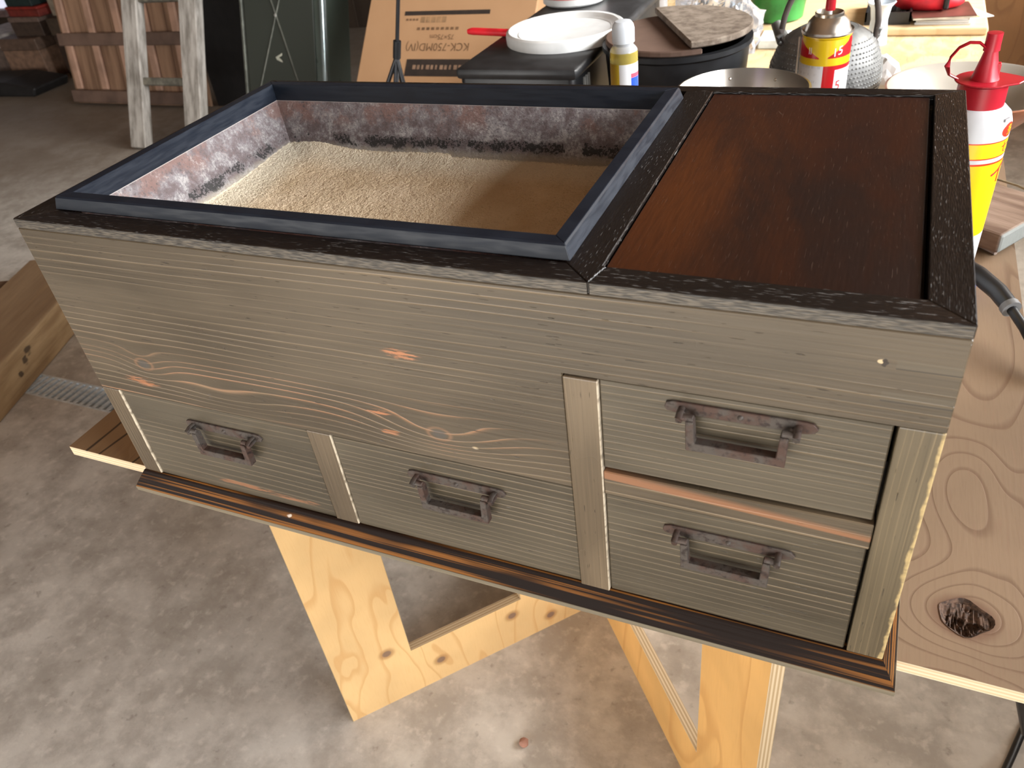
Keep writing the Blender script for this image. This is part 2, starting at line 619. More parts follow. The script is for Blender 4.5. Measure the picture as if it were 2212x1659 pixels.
def moulding(axis, sgn, a, b, at, mitre_a, mitre_b):
    """run the moulding section along a side; ends cut at 45 degrees"""
    bm = MB()
    A, B = [], []
    for (o, z) in prof:
        ea = a + (o if mitre_a else 0)
        eb = b - (o if mitre_b else 0)
        if axis == 'x':
            A.append(bm.bm.verts.new((ea, at + o * sgn, z)))
            B.append(bm.bm.verts.new((eb, at + o * sgn, z)))
        else:
            A.append(bm.bm.verts.new((at + o * sgn, ea, z)))
            B.append(bm.bm.verts.new((at + o * sgn, eb, z)))
    n_ = len(prof)
    for k in range(n_):
        bm.bm.faces.new((A[k], A[(k + 1) % n_], B[(k + 1) % n_], B[k]))
    bm.bm.faces.new(A)
    bm.bm.faces.new(B[::-1])
    return bm.build('plinth_moulding', M_MOULD[axis], BR, smooth=35)


moulding('x', 1, 0, W, 0, True, True)
moulding('x', -1, 0, W, D, True, True)
moulding('y', 1, 0, D, 0, True, True)
moulding('y', -1, 0, D, W, True, True)

m_side = cedar('cedar_side', spacing=.006, seed=11, tone=.9)
m_inner = plain('shadowy_inner_wood', (.02, .014, .01), .8)  # near-black colour puts the shade of the gaps into the wood
MB().box(0, .016, .018, D - .014, .012, zt1).build('side_panel', m_side, BR)
MB().box(W - .016, W, .018, D - .014, .012, zt1).build('side_panel', m_side, BR)
MB().box(0, W, D - .014, D, .012, zt1).build('back_panel', m_side, BR)
MB().box(.0161, W - .0161, .0203, D - .0141, .004, .19).build('inner_carcass', m_inner, BR)

# top rails, mitred
m_tx = darkwood('black_oak_long', 'x', pore_glint=.22)
m_ty = darkwood('black_oak_cross', 'y', pore_glint=.22)
g = G('oak_rail_front', .36, .5)                     # same oak; the front edge is coloured grey-brown
x, y, z = g.obj()
p = g.noise(g.vec(x * 110.0, y * 1700.0, z * 1300.0), 1.0, 1)
edge = g.sstep(y, .0022, .0004) * g.sstep(z + (g.noise(g.vec(x * 40.0, 0.0, 0.0), 1.0, 3) - .5) * .004, H - .0002, H - .0022)
pore = g.sstep(p, .66, .74) * g.sstep(g.noise(g.vec(x * 7.0, y * 20.0, 3.0), 1.0, 2), .36, .6)
c = g.mix(pore * .9, (.0055, .0035, .0028), (.22, .215, .205))  # pale pores are painted glints
tone_n = g.noise(g.vec(x * 5.0, z * 60.0, 1.0), 1.0, 2)
ce = g.mix(g.sstep(p, .40, .62), (.030, .025, .020), g.mix(tone_n, (.075, .062, .046), (.14, .117, .088)))
g.set('Base Color', g.mix(edge, c, ce))
g.bump(p, .5, .0007)
m_tf = g.m
FR, RR, BK, LR = .0203, .0226, .0130, .0300
z0, z1 = zt1 + .0001, H
tipx = .4972
MB().prism([(0, 0), (tipx - .0003, 0), (.4765, FR), (LR, FR)], z0, z1).build('top_rail', m_tf, BR, bev=.0006)
MB().prism([(tipx + .0003, 0), (W, 0), (W - RR, FR), (.5025, FR)], z0, z1).build('top_rail', m_tf, BR, bev=.0006)
MB().prism([(W, 0), (W, D), (W - RR, D - BK), (W - RR, FR)], z0, z1).build('top_rail', m_ty, BR, bev=.0006)
MB().prism([(W, D), (0, D), (LR, D - BK), (W - RR, D - BK)], z0, z1).build('top_rail', m_tx, BR, bev=.0006)
MB().prism([(0, 0), (LR, FR), (LR, D - BK), (0, D)], z0, z1).build('top_rail', m_ty, BR, bev=.0006)
MB().prism([(tipx, .0003), (.5022, FR), (.5000, FR + .0008), (.5000, D - BK - .0003), (.4762, D - BK - .0003), (.4762, FR + .0006)], z0, z1).build('cross_rail', m_ty, BR, bev=.0006)

# brown lid panel over the right-hand well
g = G('red_brown_panel', .33, .5)
x, y, z = g.obj()
a = g.noise(g.vec(x * 16.0, y * 4.0), 1.0, 5, .6, .5)
fib = g.noise(g.vec(x * 420.0, y * 38.0, 2.0), 1.0, 2)
fl = g.sstep(g.noise(g.vec(x * 900.0, y * 70.0, 5.0), 1.0, 1), .66, .74)
c = g.mix(g.sstep(a, .32, .66), (.011, .0033, .0019), (.029, .0072, .0026))
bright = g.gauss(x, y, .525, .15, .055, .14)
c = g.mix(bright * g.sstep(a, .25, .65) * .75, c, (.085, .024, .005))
c = g.mix((fib - .45) * .9, c, (.006, .0025, .0016))
c = g.mix(fl * .3, c, (.085, .05, .033))
scr = g.sstep(g.voro(g.vec(x * 60.0 + y * 30.0, y * 9.0), 1.0), .06, .03)
c = g.mix(scr * .15, c, (.2, .15, .11))
g.set('Base Color', c)
g.set('Roughness', g.sstep(a, .2, .8, .40, .28))
g.bump(fib - fl * .6, .3, .0005)
MB().box(.5010, W - RR - .0030, FR + .0008, D - BK - .0006, .294, H - .0022).build('lid_panel', g.m, BR, bev=.0007)
MB().box(.4995, W - RR, FR, D - BK, .286, .2905).build('lid_ledge', m_inner, BR)

# raised dark frame round the ash well
g = G('blue_black_lacquer', .40, .28)
x, y, z = g.obj()
n = g.noise(g.vec(x * 40.0, y * 40.0, z * 300.0), 1.0, 3)
g.set('Base Color', g.mix(n, (.0045, .0065, .011), (.009, .013, .0215)))
g.set('Roughness', g.sstep(n, .3, .7, .33, .5))
g.bump(n, .15, .0006)
M_lac = g.m
OX0, OX1, OY0, OY1 = .0265, .4785, .0218, .3205       # outer, at the foot
TX0, TX1, TY0, TY1 = .0285, .4755, .0240, .3185       # outer, at the top
IX0, IX1, IY0, IY1 = .0395, .4650, .0345, .3080       # inner
ZF0, ZF1, ZI = H + .0001, .3163, .2995


def frame_piece(o0, o1, t0, t1, i0, i1):
    b = MB()
    v = [[b.bm.verts.new((*p, z)) for p, z in ((o, ZF0), (t, ZF1 - .0014), (ts, ZF1), (i, ZF1), (i, ZI), (oi, ZI), (oi, ZF0))]
         for (o, t, ts, i, oi) in ((o0, t0, ((t0[0] * .88 + i0[0] * .12), (t0[1] * .88 + i0[1] * .12)), i0, ((i0[0] * .8 + o0[0] * .2), (i0[1] * .8 + o0[1] * .2))),
                                   (o1, t1, ((t1[0] * .88 + i1[0] * .12), (t1[1] * .88 + i1[1] * .12)), i1, ((i1[0] * .8 + o1[0] * .2), (i1[1] * .8 + o1[1] * .2))))]
    n_ = 7
    for k in range(n_):
        b.bm.faces.new((v[0][k], v[0][(k + 1) % n_], v[1][(k + 1) % n_], v[1][k]))
    b.bm.faces.new(v[0])
    b.bm.faces.new(v[1][::-1])
    return b.build('well_frame', M_lac, BR, bev=.0003)


oc = [(OX0, OY0), (OX1, OY0), (OX1, OY1), (OX0, OY1)]
tc = [(TX0, TY0), (TX1, TY0), (TX1, TY1), (TX0, TY1)]
ic = [(IX0, IY0), (IX1, IY0), (IX1, IY1), (IX0, IY1)]
for k in range(4):
    frame_piece(oc[k], oc[(k + 1) % 4], tc[k], tc[(k + 1) % 4], ic[k], ic[(k + 1) % 4])

# copper liner, sloping in, sooty where the ash meets it
g = G('patinated_copper', .55, .4, .15)
x, y, z = g.obj()
v = g.vec(x, y, z)
a = g.noise(v, 62.0, 5, .7)
b = g.noise(v, 380.0, 4, .75)
cN = g.noise(v, 26.0, 4, .6)
c = g.mix(g.sstep(a, .36, .62), (.20, .155, .155), (.36, .33, .335))
c = g.mix(g.sstep(cN + (b - .5) * .5, .46, .58) * g.sstep(z, .270, .288) * .75, c, (.31, .185, .155))
c = g.mix(g.sstep(a * .5 + b * .5 + g.sstep(z, .290, .262) * .05, .52, .66) * .8, c, (.62, .59, .57))
c = g.mix(g.sstep(b, .47, .34) * .55, c, (.10, .085, .085))
soot = g.gauss(z + (cN - .5) * .012 + (a - .5) * .012, 0.0, .2645, 0.0, .0055, 1.0)
c = g.mix(g.sstep(soot * g.sstep(b * .6 + a * .4, .40, .60) * g.sstep(cN, .33, .50) * 1.25, .22, .55) * .92, c, (.018, .017, .016))
dust = g.sstep(z + (a - .5) * .014, .262, .252)
c = g.mix(dust * .85, c, (.56, .50, .40))
c = g.mix(g.sstep(z, .2983, .2992), c, (.62, .57, .54))
g.set('Base Color', c)
g.bump(a + b * .8, .6, .002)
M_cop = g.m


def liner_wall(p0, p1, q0, q1):
    b = MB()
    T = [b.bm.verts.new((*p0, .2992)), b.bm.verts.new((*p1, .2992))]
    Bq = [b.bm.verts.new((*q1, .20)), b.bm.verts.new((*q0, .20))]
    f = b.bm.faces.new(T + Bq)
    r = bmesh.ops.solidify(b.bm, geom=[f], thickness=.0016)
    return b.build('liner_wall', M_cop, BR)


tq = [(IX0 - .001, IY0 - .001), (IX1 + .001, IY0 - .001), (IX1 + .001, IY1 + .001), (IX0 - .001, IY1 + .001)]
ins = .036
bq = [(tq[0][0] + ins, tq[0][1] + ins), (tq[1][0] - ins, tq[1][1] + ins), (tq[2][0] - ins, tq[2][1] - ins), (tq[3][0] + ins, tq[3][1] - ins)]
for k in range(4):
    liner_wall(tq[k], tq[(k + 1) % 4], bq[k], bq[(k + 1) % 4])

# the ash itself
g = G('pale_ash', .95, .1)
x, y, z = g.obj()
v = g.vec(x, y, z)
a = g.noise(v, 420.0, 3, .7)
b = g.noise(v, 22.0, 3)
c = g.mix(g.sstep(b, .3, .7), (.52, .395, .25), (.62, .49, .335))
c = g.mix(g.sstep(a, .45, .3) * .4, c, (.30, .21, .115))
edge_d = g.sstep(x, .105, .065)
c = g.mix(edge_d * .55, c, (.62, .585, .47))
c = g.mix(g.sstep(y, .245, .285) * .5, c, (.60, .56, .45))
g.set('Base Color', c)
g.bump(a, 1.0, .0035)
NX, NY = 300, 200
verts, faces = [], []
ax0, ax1, ay0, ay1 = .0530, .4515, .0480, .2945
for j in range(NY):
    for i in range(NX):
        u, w = i / (NX - 1), j / (NY - 1)
        X, Y = ax0 + (ax1 - ax0) * u, ay0 + (ay1 - ay0) * w
        ed = min(u, 1 - u, w * .7, (1 - w) * .7)
        zz = .2455 + .010 * math.exp(-ed / .05) * (1.0 if u < .5 else .75)
        zz += .006 * math.exp(-((X - .075) ** 2 + (Y - .28) ** 2) / .0016)
        zz += .0018 * mn.noise((X * 14, Y * 14, 1)) + .0006 * mn.noise((X * 60, Y * 60, 2)) + .0006 * mn.noise((X * 230, Y * 230, 4)) + .0003 * mn.noise((X * 450, Y * 450, 8))
        zz += random.uniform(-.00035, .00035)
        inset = ins * (.2992 - zz) / .0992 + .0006
        X = min(max(X, tq[0][0] + inset), tq[1][0] - inset)
        Y = min(max(Y, tq[0][1] + inset), tq[2][1] - inset)
        verts.append((X, Y, zz))
for j in range(NY - 1):
    for i in range(NX - 1):
        k = j * NX + i
        faces.append((k, k + 1, k + NX + 1, k + NX))
me = bpy.data.meshes.new('ash_bed')
me.from_pydata(verts, [], faces)
for p in me.polygons:
    p.use_smooth = True
me.materials.append(g.m)
ash = bpy.data.objects.new('ash_bed', me)
COL.objects.link(ash)
ash.location = (0, 0, TZ)
tag(ash, 'pale sandy ash filling the copper-lined well of the wooden brazier', 'ash', kind='stuff')


# ================================================================ TABLE
KX, KY, KA, KB = .7575, .0745, .0185, .0165          # rotten knot hole
gt = plywood('aged_table_plywood', (.225, .148, .088), (.105, .050, .024), sc=1.0, seed=3.0, rings=1.15, axis='y', contrast=.5, rough=.6,
             knots=((KX, KY, .55, .050, .042), (.757, .215, .36, .032, .075), (.60, 1.2, .4, .10, .12), (.745, 1.45, .4, .08, .06)))
x, y, z = gt.obj()
c = gt.col
back_tone_n = gt.noise(gt.vec(x * 4.0, y * 4.0, 5.0), 1.0, 4)
c = gt.mix(gt.sstep(y + (back_tone_n - .5) * .35, .95, 1.12), c, gt.mix(gt.sstep(gt.noise(gt.vec(x * 22.0, y * 11.0, 1.0), 1.0, 2, .5, 1.5), .35, .65), (.50, .35, .18), (.64, .49, .28)))  # paler, yellower tone towards the back of the sheet
c = gt.mix(gt.gauss(x, y, -.05, .1, .14, .2) * .55, c, (.42, .25, .115))
for cx0, kx0 in ((-.105, .10), (-.055, .16), (-.125, .05)):
    crk = gt.sstep(gt.math('ABSOLUTE', x - cx0 - y * kx0 + (gt.noise(gt.vec(x * 30.0, y * 9.0, 2.0), 1.0, 2) - .5) * .012), .0022, .0008)
    c = gt.mix(crk * gt.sstep(y, .30, .16) * .85, c, (.03, .02, .014))
halo = gt.gauss(x, y, KX, KY, .0255, .0225)
c = gt.mix(gt.sstep(halo, .25, .6) * .75, c, (.15, .075, .042))
c = gt.mix(gt.sstep(gt.noise(gt.vec(x * 260.0, y * 20.0, 7.0), 1.0, 2), .58, .7) * .35, c, (.22, .13, .08))
ply = gt.math('FRACT', z * 260.0)
edge = gt.sstep(z, -.0006, -.0014)
c = gt.mix(edge, c, gt.mix(gt.sstep(ply, .45, .55), (.62, .46, .28), (.74, .60, .42)))
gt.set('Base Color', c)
tt = MB()
tb = tt.bm
tx0, tx1, ty0, ty1, tth = -.15, .823, .021, 2.22, .0125
hole = [tb.verts.new((KX + KA * math.cos(t) * (1 + .10 * math.sin(3 * t + 1)), KY + KB * math.sin(t) * (1 + .12 * math.cos(4 * t)), 0)) for t in [2 * math.pi * k / 28 for k in range(28)]]
outer = [tb.verts.new(p) for p in ((tx0, ty0, 0), (tx1, ty0, 0), (tx1, ty1, 0), (tx0, ty1, 0))]
eds = [tb.edges.new((hole[k], hole[(k + 1) % 28])) for k in range(28)] + [tb.edges.new((outer[k], outer[(k + 1) % 4])) for k in range(4)]
bmesh.ops.triangle_fill(tb, edges=eds, use_beauty=True)
low = [tb.verts.new((v.co.x, v.co.y, -tth)) for v in outer]
for k in range(4):
    tb.faces.new((outer[k], outer[(k + 1) % 4], low[(k + 1) % 4], low[k]))
tb.faces.new(low[::-1])
TOP = thing('table_top', 'large plywood sheet used as table top under the brazier, knotty and stained', 'table top', (0, 0, TZ))
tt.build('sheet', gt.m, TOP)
# rotten knot: splintered crater
kb = MB()
rings = []
for q, (f, dz) in enumerate(((1.02, .0006), (.93, -.0012), (.80, -.0050), (.62, -.0072), (.3, -.0080))):
    rings.append([kb.bm.verts.new((KX + f * (hole_v[0]), KY + f * (hole_v[1]), dz + (random.uniform(-.0008, .0022) if q > 1 else 0)))
                  for hole_v in [(KA * math.cos(t) * (1 + .10 * math.sin(3 * t + 1)), KB * math.sin(t) * (1 + .12 * math.cos(4 * t))) for t in [2 * math.pi * k / 28 for k in range(28)]]])
for a_, b_ in zip(rings, rings[1:]):
    for k in range(28):
        kb.bm.faces.new((a_[k], a_[(k + 1) % 28], b_[(k + 1) % 28], b_[k]))
kb.bm.faces.new(rings[-1])
NG = 46                                               # splintered rotten wood inside, ridged along the grain
gv = {}
for j in range(NG):
    for i in range(NG):
        ux, uy = -1 + 2 * i / (NG - 1), -1 + 2 * j / (NG - 1)
        if ux * ux + uy * uy > .90:
            continue
        px_, py_ = KX + ux * KA, KY + uy * KB
        rg_ = 1 - abs(mn.noise((px_ * 330, py_ * 60, 3.0))) * 2.2
        deep = .35 + .65 * (mn.noise((px_ * 90, py_ * 55, 9.0)) > -.05)
        zz = -.0010 - .0085 * deep * (1 - .75 * max(0, rg_)) * (1 - (ux * ux + uy * uy) * .75)
        gv[i, j] = kb.bm.verts.new((px_, py_, zz))
for (i, j) in list(gv):
    q = [(i, j), (i + 1, j), (i + 1, j + 1), (i, j + 1)]
    if all(k in gv for k in q):
        kb.bm.faces.new([gv[k] for k in q])
kb.build('knot_hole', plain('rotten_knot', (.085, .048, .030), .9, var=.3, scale=300), TOP)

gp = plywood('new_plywood_left', (.74, .50, .235), (.55, .27, .085), sc=1.3, seed=2.0, rings=.8, axis='z', contrast=.42)
x, y, z = gp.obj()
ck = gp.col
for (kx, kz) in ((.085, .125), (.165, .05), (.30, .075), (.37, .03)):
    q = gp.gauss(x, z, kx, kz, .013, .012)
    ck = gp.mix(gp.sstep(q, .15, .6) * .7, ck, (.40, .21, .08))
    ck = gp.mix(gp.sstep(q, .6, .85) * .7, ck, (.13, .09, .09))
gp.set('Base Color', ck)
gp2 = plywood('new_plywood_right', (.70, .40, .135), (.48, .22, .06), sc=.8, seed=7.5, rings=.7, axis='z', contrast=.40)
for gg in (gp, gp2):
    pass
g = G('ply_edge', .6, .3)
x, y, z = g.obj()
pl_ = g.math('FRACT', y * 210.0)
g.set('Base Color', g.mix(g.sstep(pl_, .4, .6), (.40, .28, .15), (.58, .45, .29)))
M_plyedge = g.m
TR = thing('trestle', 'crossed plywood trestle frames standing on the floor under the table', 'trestle', (0, 0, 0))


def leg_frame(origin, ang, length, legw, railh, cw, mat, name_top=TZ - tth - .0005):
    """flat plywood frame with two window cut-outs, standing upright; local x along the frame, y through it"""
    th = .0078
    o = MB()
    for (a, b, z0, z1) in ((0, legw, 0, name_top), (length - legw, length, 0, name_top), (length / 2 - cw / 2, length / 2 + cw / 2, 0, name_top)):
        o.box(a, b, -th, th, z0, z1)
    for (a, b) in ((legw, length / 2 - cw / 2), (length / 2 + cw / 2, length - legw)):
        o.box(a, b, -th, th, 0, railh)
        o.box(a, b, -th, th, name_top - .09, name_top)
    fr = o.build('leg_frame', mat, TR, loc=(origin[0], origin[1], 0), rot=(0, 0, ang))
    # veneer edges a hair proud of the cut faces
    e = MB()
    e.box(-.0006, 0, -th, th, 0, name_top).box(length, length + .0006, -th, th, 0, name_top)
    for (a, b) in ((legw, length / 2 - cw / 2), (length / 2 + cw / 2, length - legw)):
        e.box(a, b, -th, th, railh, railh + .0006)
        e.box(a, a + .0006, -th, th, railh, name_top - .09).box(b - .0006, b, -th, th, railh, name_top - .09)
    e.build('cut_edge', M_plyedge, fr)
    return fr


aL = math.atan2(.7507, .6607)
leg_frame((.002 - .0079, .111 + .0069), aL, .84, .122, .106, .20, gp.m)
aR = math.atan2(.765, -.644)
s0 = .452
leg_frame((.332 + .644 * s0 + .0079, .431 - .765 * s0 + .0067), aR, .965, .127, .118, .20, gp2.m)


# ================================================================ FLOOR THINGS
m_bar = plain('galvanised_bar', (.60, .66, .70), .38, .3, var=.1, scale=60)
GR = thing('drain_grate', 'grey metal slatted drain grate set into the concrete floor at left', 'grate', (0, 0, 0))
gb = MB()
gb.box(hx0, hx1, hy0, hy0 + .006, -.03, 0).box(hx0, hx1, hy1 - .006, hy1, -.03, 0)
gb.build('edge_bar', m_bar, GR)
nb = int((hx1 - hx0) / .0245)
bar0 = None
for k in range(nb):
    if bar0 is None:
        bar0 = MB().box(-.0066, .0066, hy0 + .006, hy1 - .006, -.028, -.0005).build('slat', m_bar, GR, loc=(hx0 + .016, 0, 0))
    else:
        c_ = bar0.copy()
        COL.objects.link(c_)
        c_.location.x = hx0 + .016 + k * .0245
MB().box(hx0, hx1, hy0, hy1, -.119, -.10).build('channel_bed', plain('channel_shade', (.008, .008, .007), .7), GR)  # near-black bed paints the shade between the slats

g = G('old_timber', .75, .25)
x, y, z = g.obj()
n = g.noise(g.vec(x * 2.5, y * 18.0, z * 18.0), 1.0, 4, .6)
f = g.noise(g.vec(x * 8.0, y * 120.0, z * 120.0), 1.0, 2)
c = g.mix(g.sstep(n, .35, .65), (.26, .165, .085), (.44, .31, .175))
top_shade = g.sstep(z + (n - .5) * .03, .112, .119)
c = g.mix(top_shade * .75, c, (.17, .105, .06))  # top painted darker, so the side looks lit
c = g.mix((f - .5) * .7, c, (.12, .07, .04))
for (kx, kz, r) in ((.22, .085, .018), (.195, .066, .014), (.155, .05, .010)):
    c = g.mix(g.sstep(g.gauss(x + (n - .5) * .05, z + (f - .5) * .03, kx, kz, r * 1.1, r * .9), .3, .75) * .8, c, (.03, .022, .018))
g.set('Base Color', c)
g.bump(n + f * .5, .4, .004)
M_timber = g.m
u_t = Vector((-.36, .933, 0)).normalized()
tang = math.atan2(u_t.y, u_t.x)
# local x along the beam; local y to the left of it
tb1 = MB().box(-.9, .72, .0, .25, 0, .12)
tag(tb1.build('timber_beam', M_timber, loc=(-1.368, .519, .0005), rot=(0, 0, tang), bev=.004, seg=2),
    'thick squared old timber with dark knots lying beside the drain grate', 'beam')
g = G('dark_old_plank', .8, .2)
x, y, z = g.obj()
n = g.noise(g.vec(x * 3.0, y * 30.0, z * 30.0), 1.0, 4, .6)
g.set('Base Color', g.mix(n, (.05, .03, .02), (.20, .12, .07)))
g.bump(n, .4, .003)
M_dplank = g.m
tag(MB().box(-1.0, .60, 0, .16, 0, .09).build('plank', M_dplank, loc=(-1.368 - .27 * .933, .519 - .27 * .36 + .05, .0005), rot=(0, 0, tang), bev=.003),
    'dark brown plank lying on the floor beyond the thick squared timber', 'plank', 'planks on the floor')
tag(MB().box(-1.0, .50, 0, .14, 0, .05).build('plank', plain('reddish_plank_wood', (.24, .13, .075), .75, var=.25, scale=9), loc=(-1.368 - .47 * .933, .519 - .47 * .36 + .1, .0005), rot=(0, 0, tang), bev=.003),
    'thin reddish plank with a cut end, outermost of the lumber at the left edge', 'plank', 'planks on the floor')
pb = MB()
bmesh.ops.create_icosphere(pb.bm, subdivisions=2, radius=.0075)
for v in pb.bm.verts:
    v.co *= 1 + .35 * mn.noise(v.co * 140)
    v.co.z *= .7
tag(pb.build('pebble', plain('pinkish_stone', (.34, .17, .12), .8), loc=(.28, .171, .005)), 'tiny reddish stone chip on the concrete floor below the brazier', 'pebble')


# ================================================================ BACK LEFT
def lean(bm, s, c):
    """tip everything in bm back about the local x axis (s = sin, c = cos of the lean)"""
    M = Matrix(((1, 0, 0), (0, c, s), (0, -s, c)))
    for v in bm.verts:
        v.co = M @ v.co
    return bm


g = G('weathered_ladder', .7, .3)
x, y, z = g.obj()
n = g.noise(g.vec(x * 30.0, y * 30.0, z * 5.0), 1.0, 4, .65)
g.set('Base Color', g.mix(g.sstep(n, .3, .65), (.15, .132, .11), (.42, .39, .35)))
g.bump(n, .4, .003)
M_lad = g.m
M_rung = plain('dark_rung', (.115, .105, .08), .8, var=.2)
aLad = -math.asin(.4)
LD = thing('ladder', 'weathered pale wooden ladder leaning in front of the ribbed wooden door', 'ladder', (-2.62, 2.27, .012), (aLad, 0, 0))
MB().box(0, .095, 0, .05, 0, 2.6).build('rail', M_lad, LD, bev=.004)
MB().box(.345, .445, 0, .05, 0, 2.6).build('rail', M_lad, LD, bev=.004)
for zz in (.30, .655, 1.01, 1.36, 1.71, 2.06, 2.4):
    MB().box(.03, .41, .012, .042, zz - .017, zz + .017).build('rung', M_rung, LD, bev=.004)

g = G('ribbed_door_wood', .75, .25)
x, y, z = g.obj()
n = g.noise(g.vec(x * 25.0, y * 25.0, z * 2.0), 1.0, 4, .6)
g.set('Base Color', g.mix(g.sstep(n, .3, .7), (.17, .095, .058), (.33, .20, .125)))
M_door = g.m
M_batten = plain('pale_batten', (.40, .24, .165), .7, var=.12, scale=8)
M_doorrail = plain('dark_door_rail', (.13, .08, .058), .75, var=.15, scale=8)
DO = thing('batten_door', 'reddish wooden batten door leaning on the back wall behind the ladder', 'door', (-3.6, 2.83, .012), (-math.asin(.2), 0, 0))
for k in range(5):
    MB().box(.004 + k * .197, .197 + k * .197, .02, .035, 0, 1.75).build('board', M_door, DO)
for k in range(5):
    MB().box(.035 + k * .2, .085 + k * .2, .0, .02, .075, 1.72).build('batten', M_batten, DO, bev=.006)
for zz in (.04, .335, .75, 1.15, 1.6):
    MB().box(0, .97, -.012, .0, zz - .032, zz + .032).build('door_rail', M_doorrail, DO, bev=.004)

tag(MB().box(-2.60, -1.98, 2.885, 2.91, .0, 1.0).build('gap_shade_sheet', plain('gap_shade_black', (.006, .005, .005), .9), bev=.003),  # no board here: black sheet added to paint the shade of the gap
    'added black sheet standing in for the shade between ladder and green locker', 'board')

# green steel locker with crossed braces, tipped back
g = G('green_enamel', .32, .5)
x, y, z = g.obj()
n = g.noise(g.vec(x, y, z), 7.0, 4)
g.set('Base Color', g.mix(n, (.030, .040, .032), (.055, .070, .056)))
g.set('Roughness', g.sstep(n, .3, .7, .26, .42))
M_green = g.m
g = G('green_panel_dull', .55, .3, color=(.030, .034, .027))
M_greenp = g.m
M_brace = plain('dull_steel_rod', (.12, .125, .105), .5, .5)
LK = thing('steel_locker', 'dark green steel locker with crossed brace rods, tipped back', 'locker', (-1.93, 2.3265, .0735), (-math.asin(.34), 0, 0))
lw, lh, ldp = .43, 1.5, .20
MB().box(0, lw, .02, ldp, 0, lh).build('body', M_green, LK, bev=.018, seg=4, smooth=40)
MB().box(.02, lw - .055, .012, .021, .02, lh - .02).build('front_panel', M_greenp, LK, bev=.002)
MB().box(.0, .012, .006, .02, .02, lh - .02).build('edge_strip', M_brace, LK, bev=.002)
MB().tube([(lw - .012, .016, .02), (lw - .012, .016, lh - .02)], .011, 12).build('rounded_edge', plain('edge_highlight_tone', (.30, .36, .36), .2, .6, var=.03), LK, smooth=60)  # pale colour paints the highlight on the rounded corner
for (a, b) in (((.03, .064), (.345, .914)), ((.345, .064), (.03, .914))):
    MB().tube([(a[0], .010, a[1]), (b[0], .010, b[1])], .0032, 6).build('brace_rod', M_brace, LK)
MB().lathe([(0, .004), (.006, .003), (.007, 0)], 10).build('rivet', plain('rivet_steel', (.5, .5, .46), .3, .6), LK, loc=(.1875, .007, .489), rot=(math.pi / 2, 0, 0))
stk = MB().prism([(.172, .326), (.206, .342), (.204, .332), (.188, .325), (.203, .314), (.207, .305), (.178, .315)], .0105, .0121, 'y').build('emblem', plain('worn_emblem', (.42, .42, .34), .5), LK)

# things heaped against the left wall
def carton(name, label, x0, x1, y0, y1, z0, z1, col, grp='heap of boxes at the back left', cat='box', lid=None):
    t = thing(name, label, cat, ((x0 + x1) / 2, (y0 + y1) / 2, z0), (0, 0, random.uniform(-.06, .06)), grp)
    w_, d_, h_ = (x1 - x0) / 2, (y1 - y0) / 2, z1 - z0
    MB().box(-w_, w_, -d_, d_, 0, h_ * .72).build('tray', plain(name + '_tray_paint', col, .7), t, bev=.004)
    MB().box(-w_ - .004, w_ + .004, -d_ - .004, d_ + .004, h_ * .72, h_ - .001).build('lid', plain(name + '_lid_paint', lid or tuple(c * 1.15 for c in col), .65), t, bev=.004)
    return t


carton('cardboard_box', 'brown cardboard box at the bottom of the heap behind the batten door', -4.62, -4.30, 3.25, 3.7, .0, .255, (.19, .11, .07), lid=(.10, .06, .04))
carton('flat_box', 'grey-white flat box under the dark crates at the far left', -5.02, -4.68, 3.3, 3.7, .0, .26, (.14, .10, .08), lid=(.42, .38, .35))
carton('wooden_crate', 'dark wooden crate beneath the red box in the heap', -4.50, -4.24, 3.3, 3.7, .256, .37, (.05, .03, .02), lid=(.13, .085, .065))
carton('red_box', 'dull red box lying in the heap at top left', -4.48, -4.18, 3.3, 3.65, .371, .43, (.16, .02, .012), lid=(.24, .02, .012))
carton('green_box', 'dark green box on top of the dull red one', -4.46, -4.22, 3.3, 3.65, .431, .60, (.010, .022, .02), lid=(.012, .06, .055))
carton('brown_trunk', 'dark brown trunk half hidden behind the batten door edge', -4.16, -3.86, 3.3, 3.75, .0, .36, (.035, .018, .01), lid=(.06, .04, .025))
carton('pale_parcel', 'pale grey parcel resting on the dark brown trunk', -4.15, -3.90, 3.35, 3.7, .361, .50, (.22, .18, .13), lid=(.30, .27, .21))
tag(MB().prism([(-.5, 0), (.52, 0), (.55, .05), (.3, .085), (-.1, .075), (-.5, .05)], -.14, .14, 'y').build('tarpaulin', plain('black_sheeting', (.012, .011, .011), .6), loc=(-4.6, 3.05, .001), rot=(0, 0, .05), bev=.01),
    'black folded plastic sheeting on the floor in front of the heaped boxes', 'tarpaulin')
pn = G('window_glow', .5)
pn.set('Base Color', (.8, .82, .95))
pn.set('Emission Color', (.80, .82, .98))
pn.set('Emission Strength', .55)
w1 = tag(MB().box(-6.75, -5.93, 4.375, 4.395, .20, 1.25).build('window_1', pn.m), kind='structure')
MB().box(-6.80, -5.90, 4.30, 4.396, .15, .20).build('window_sill', plain('sill_paint', (.20, .13, .12), .7), w1)

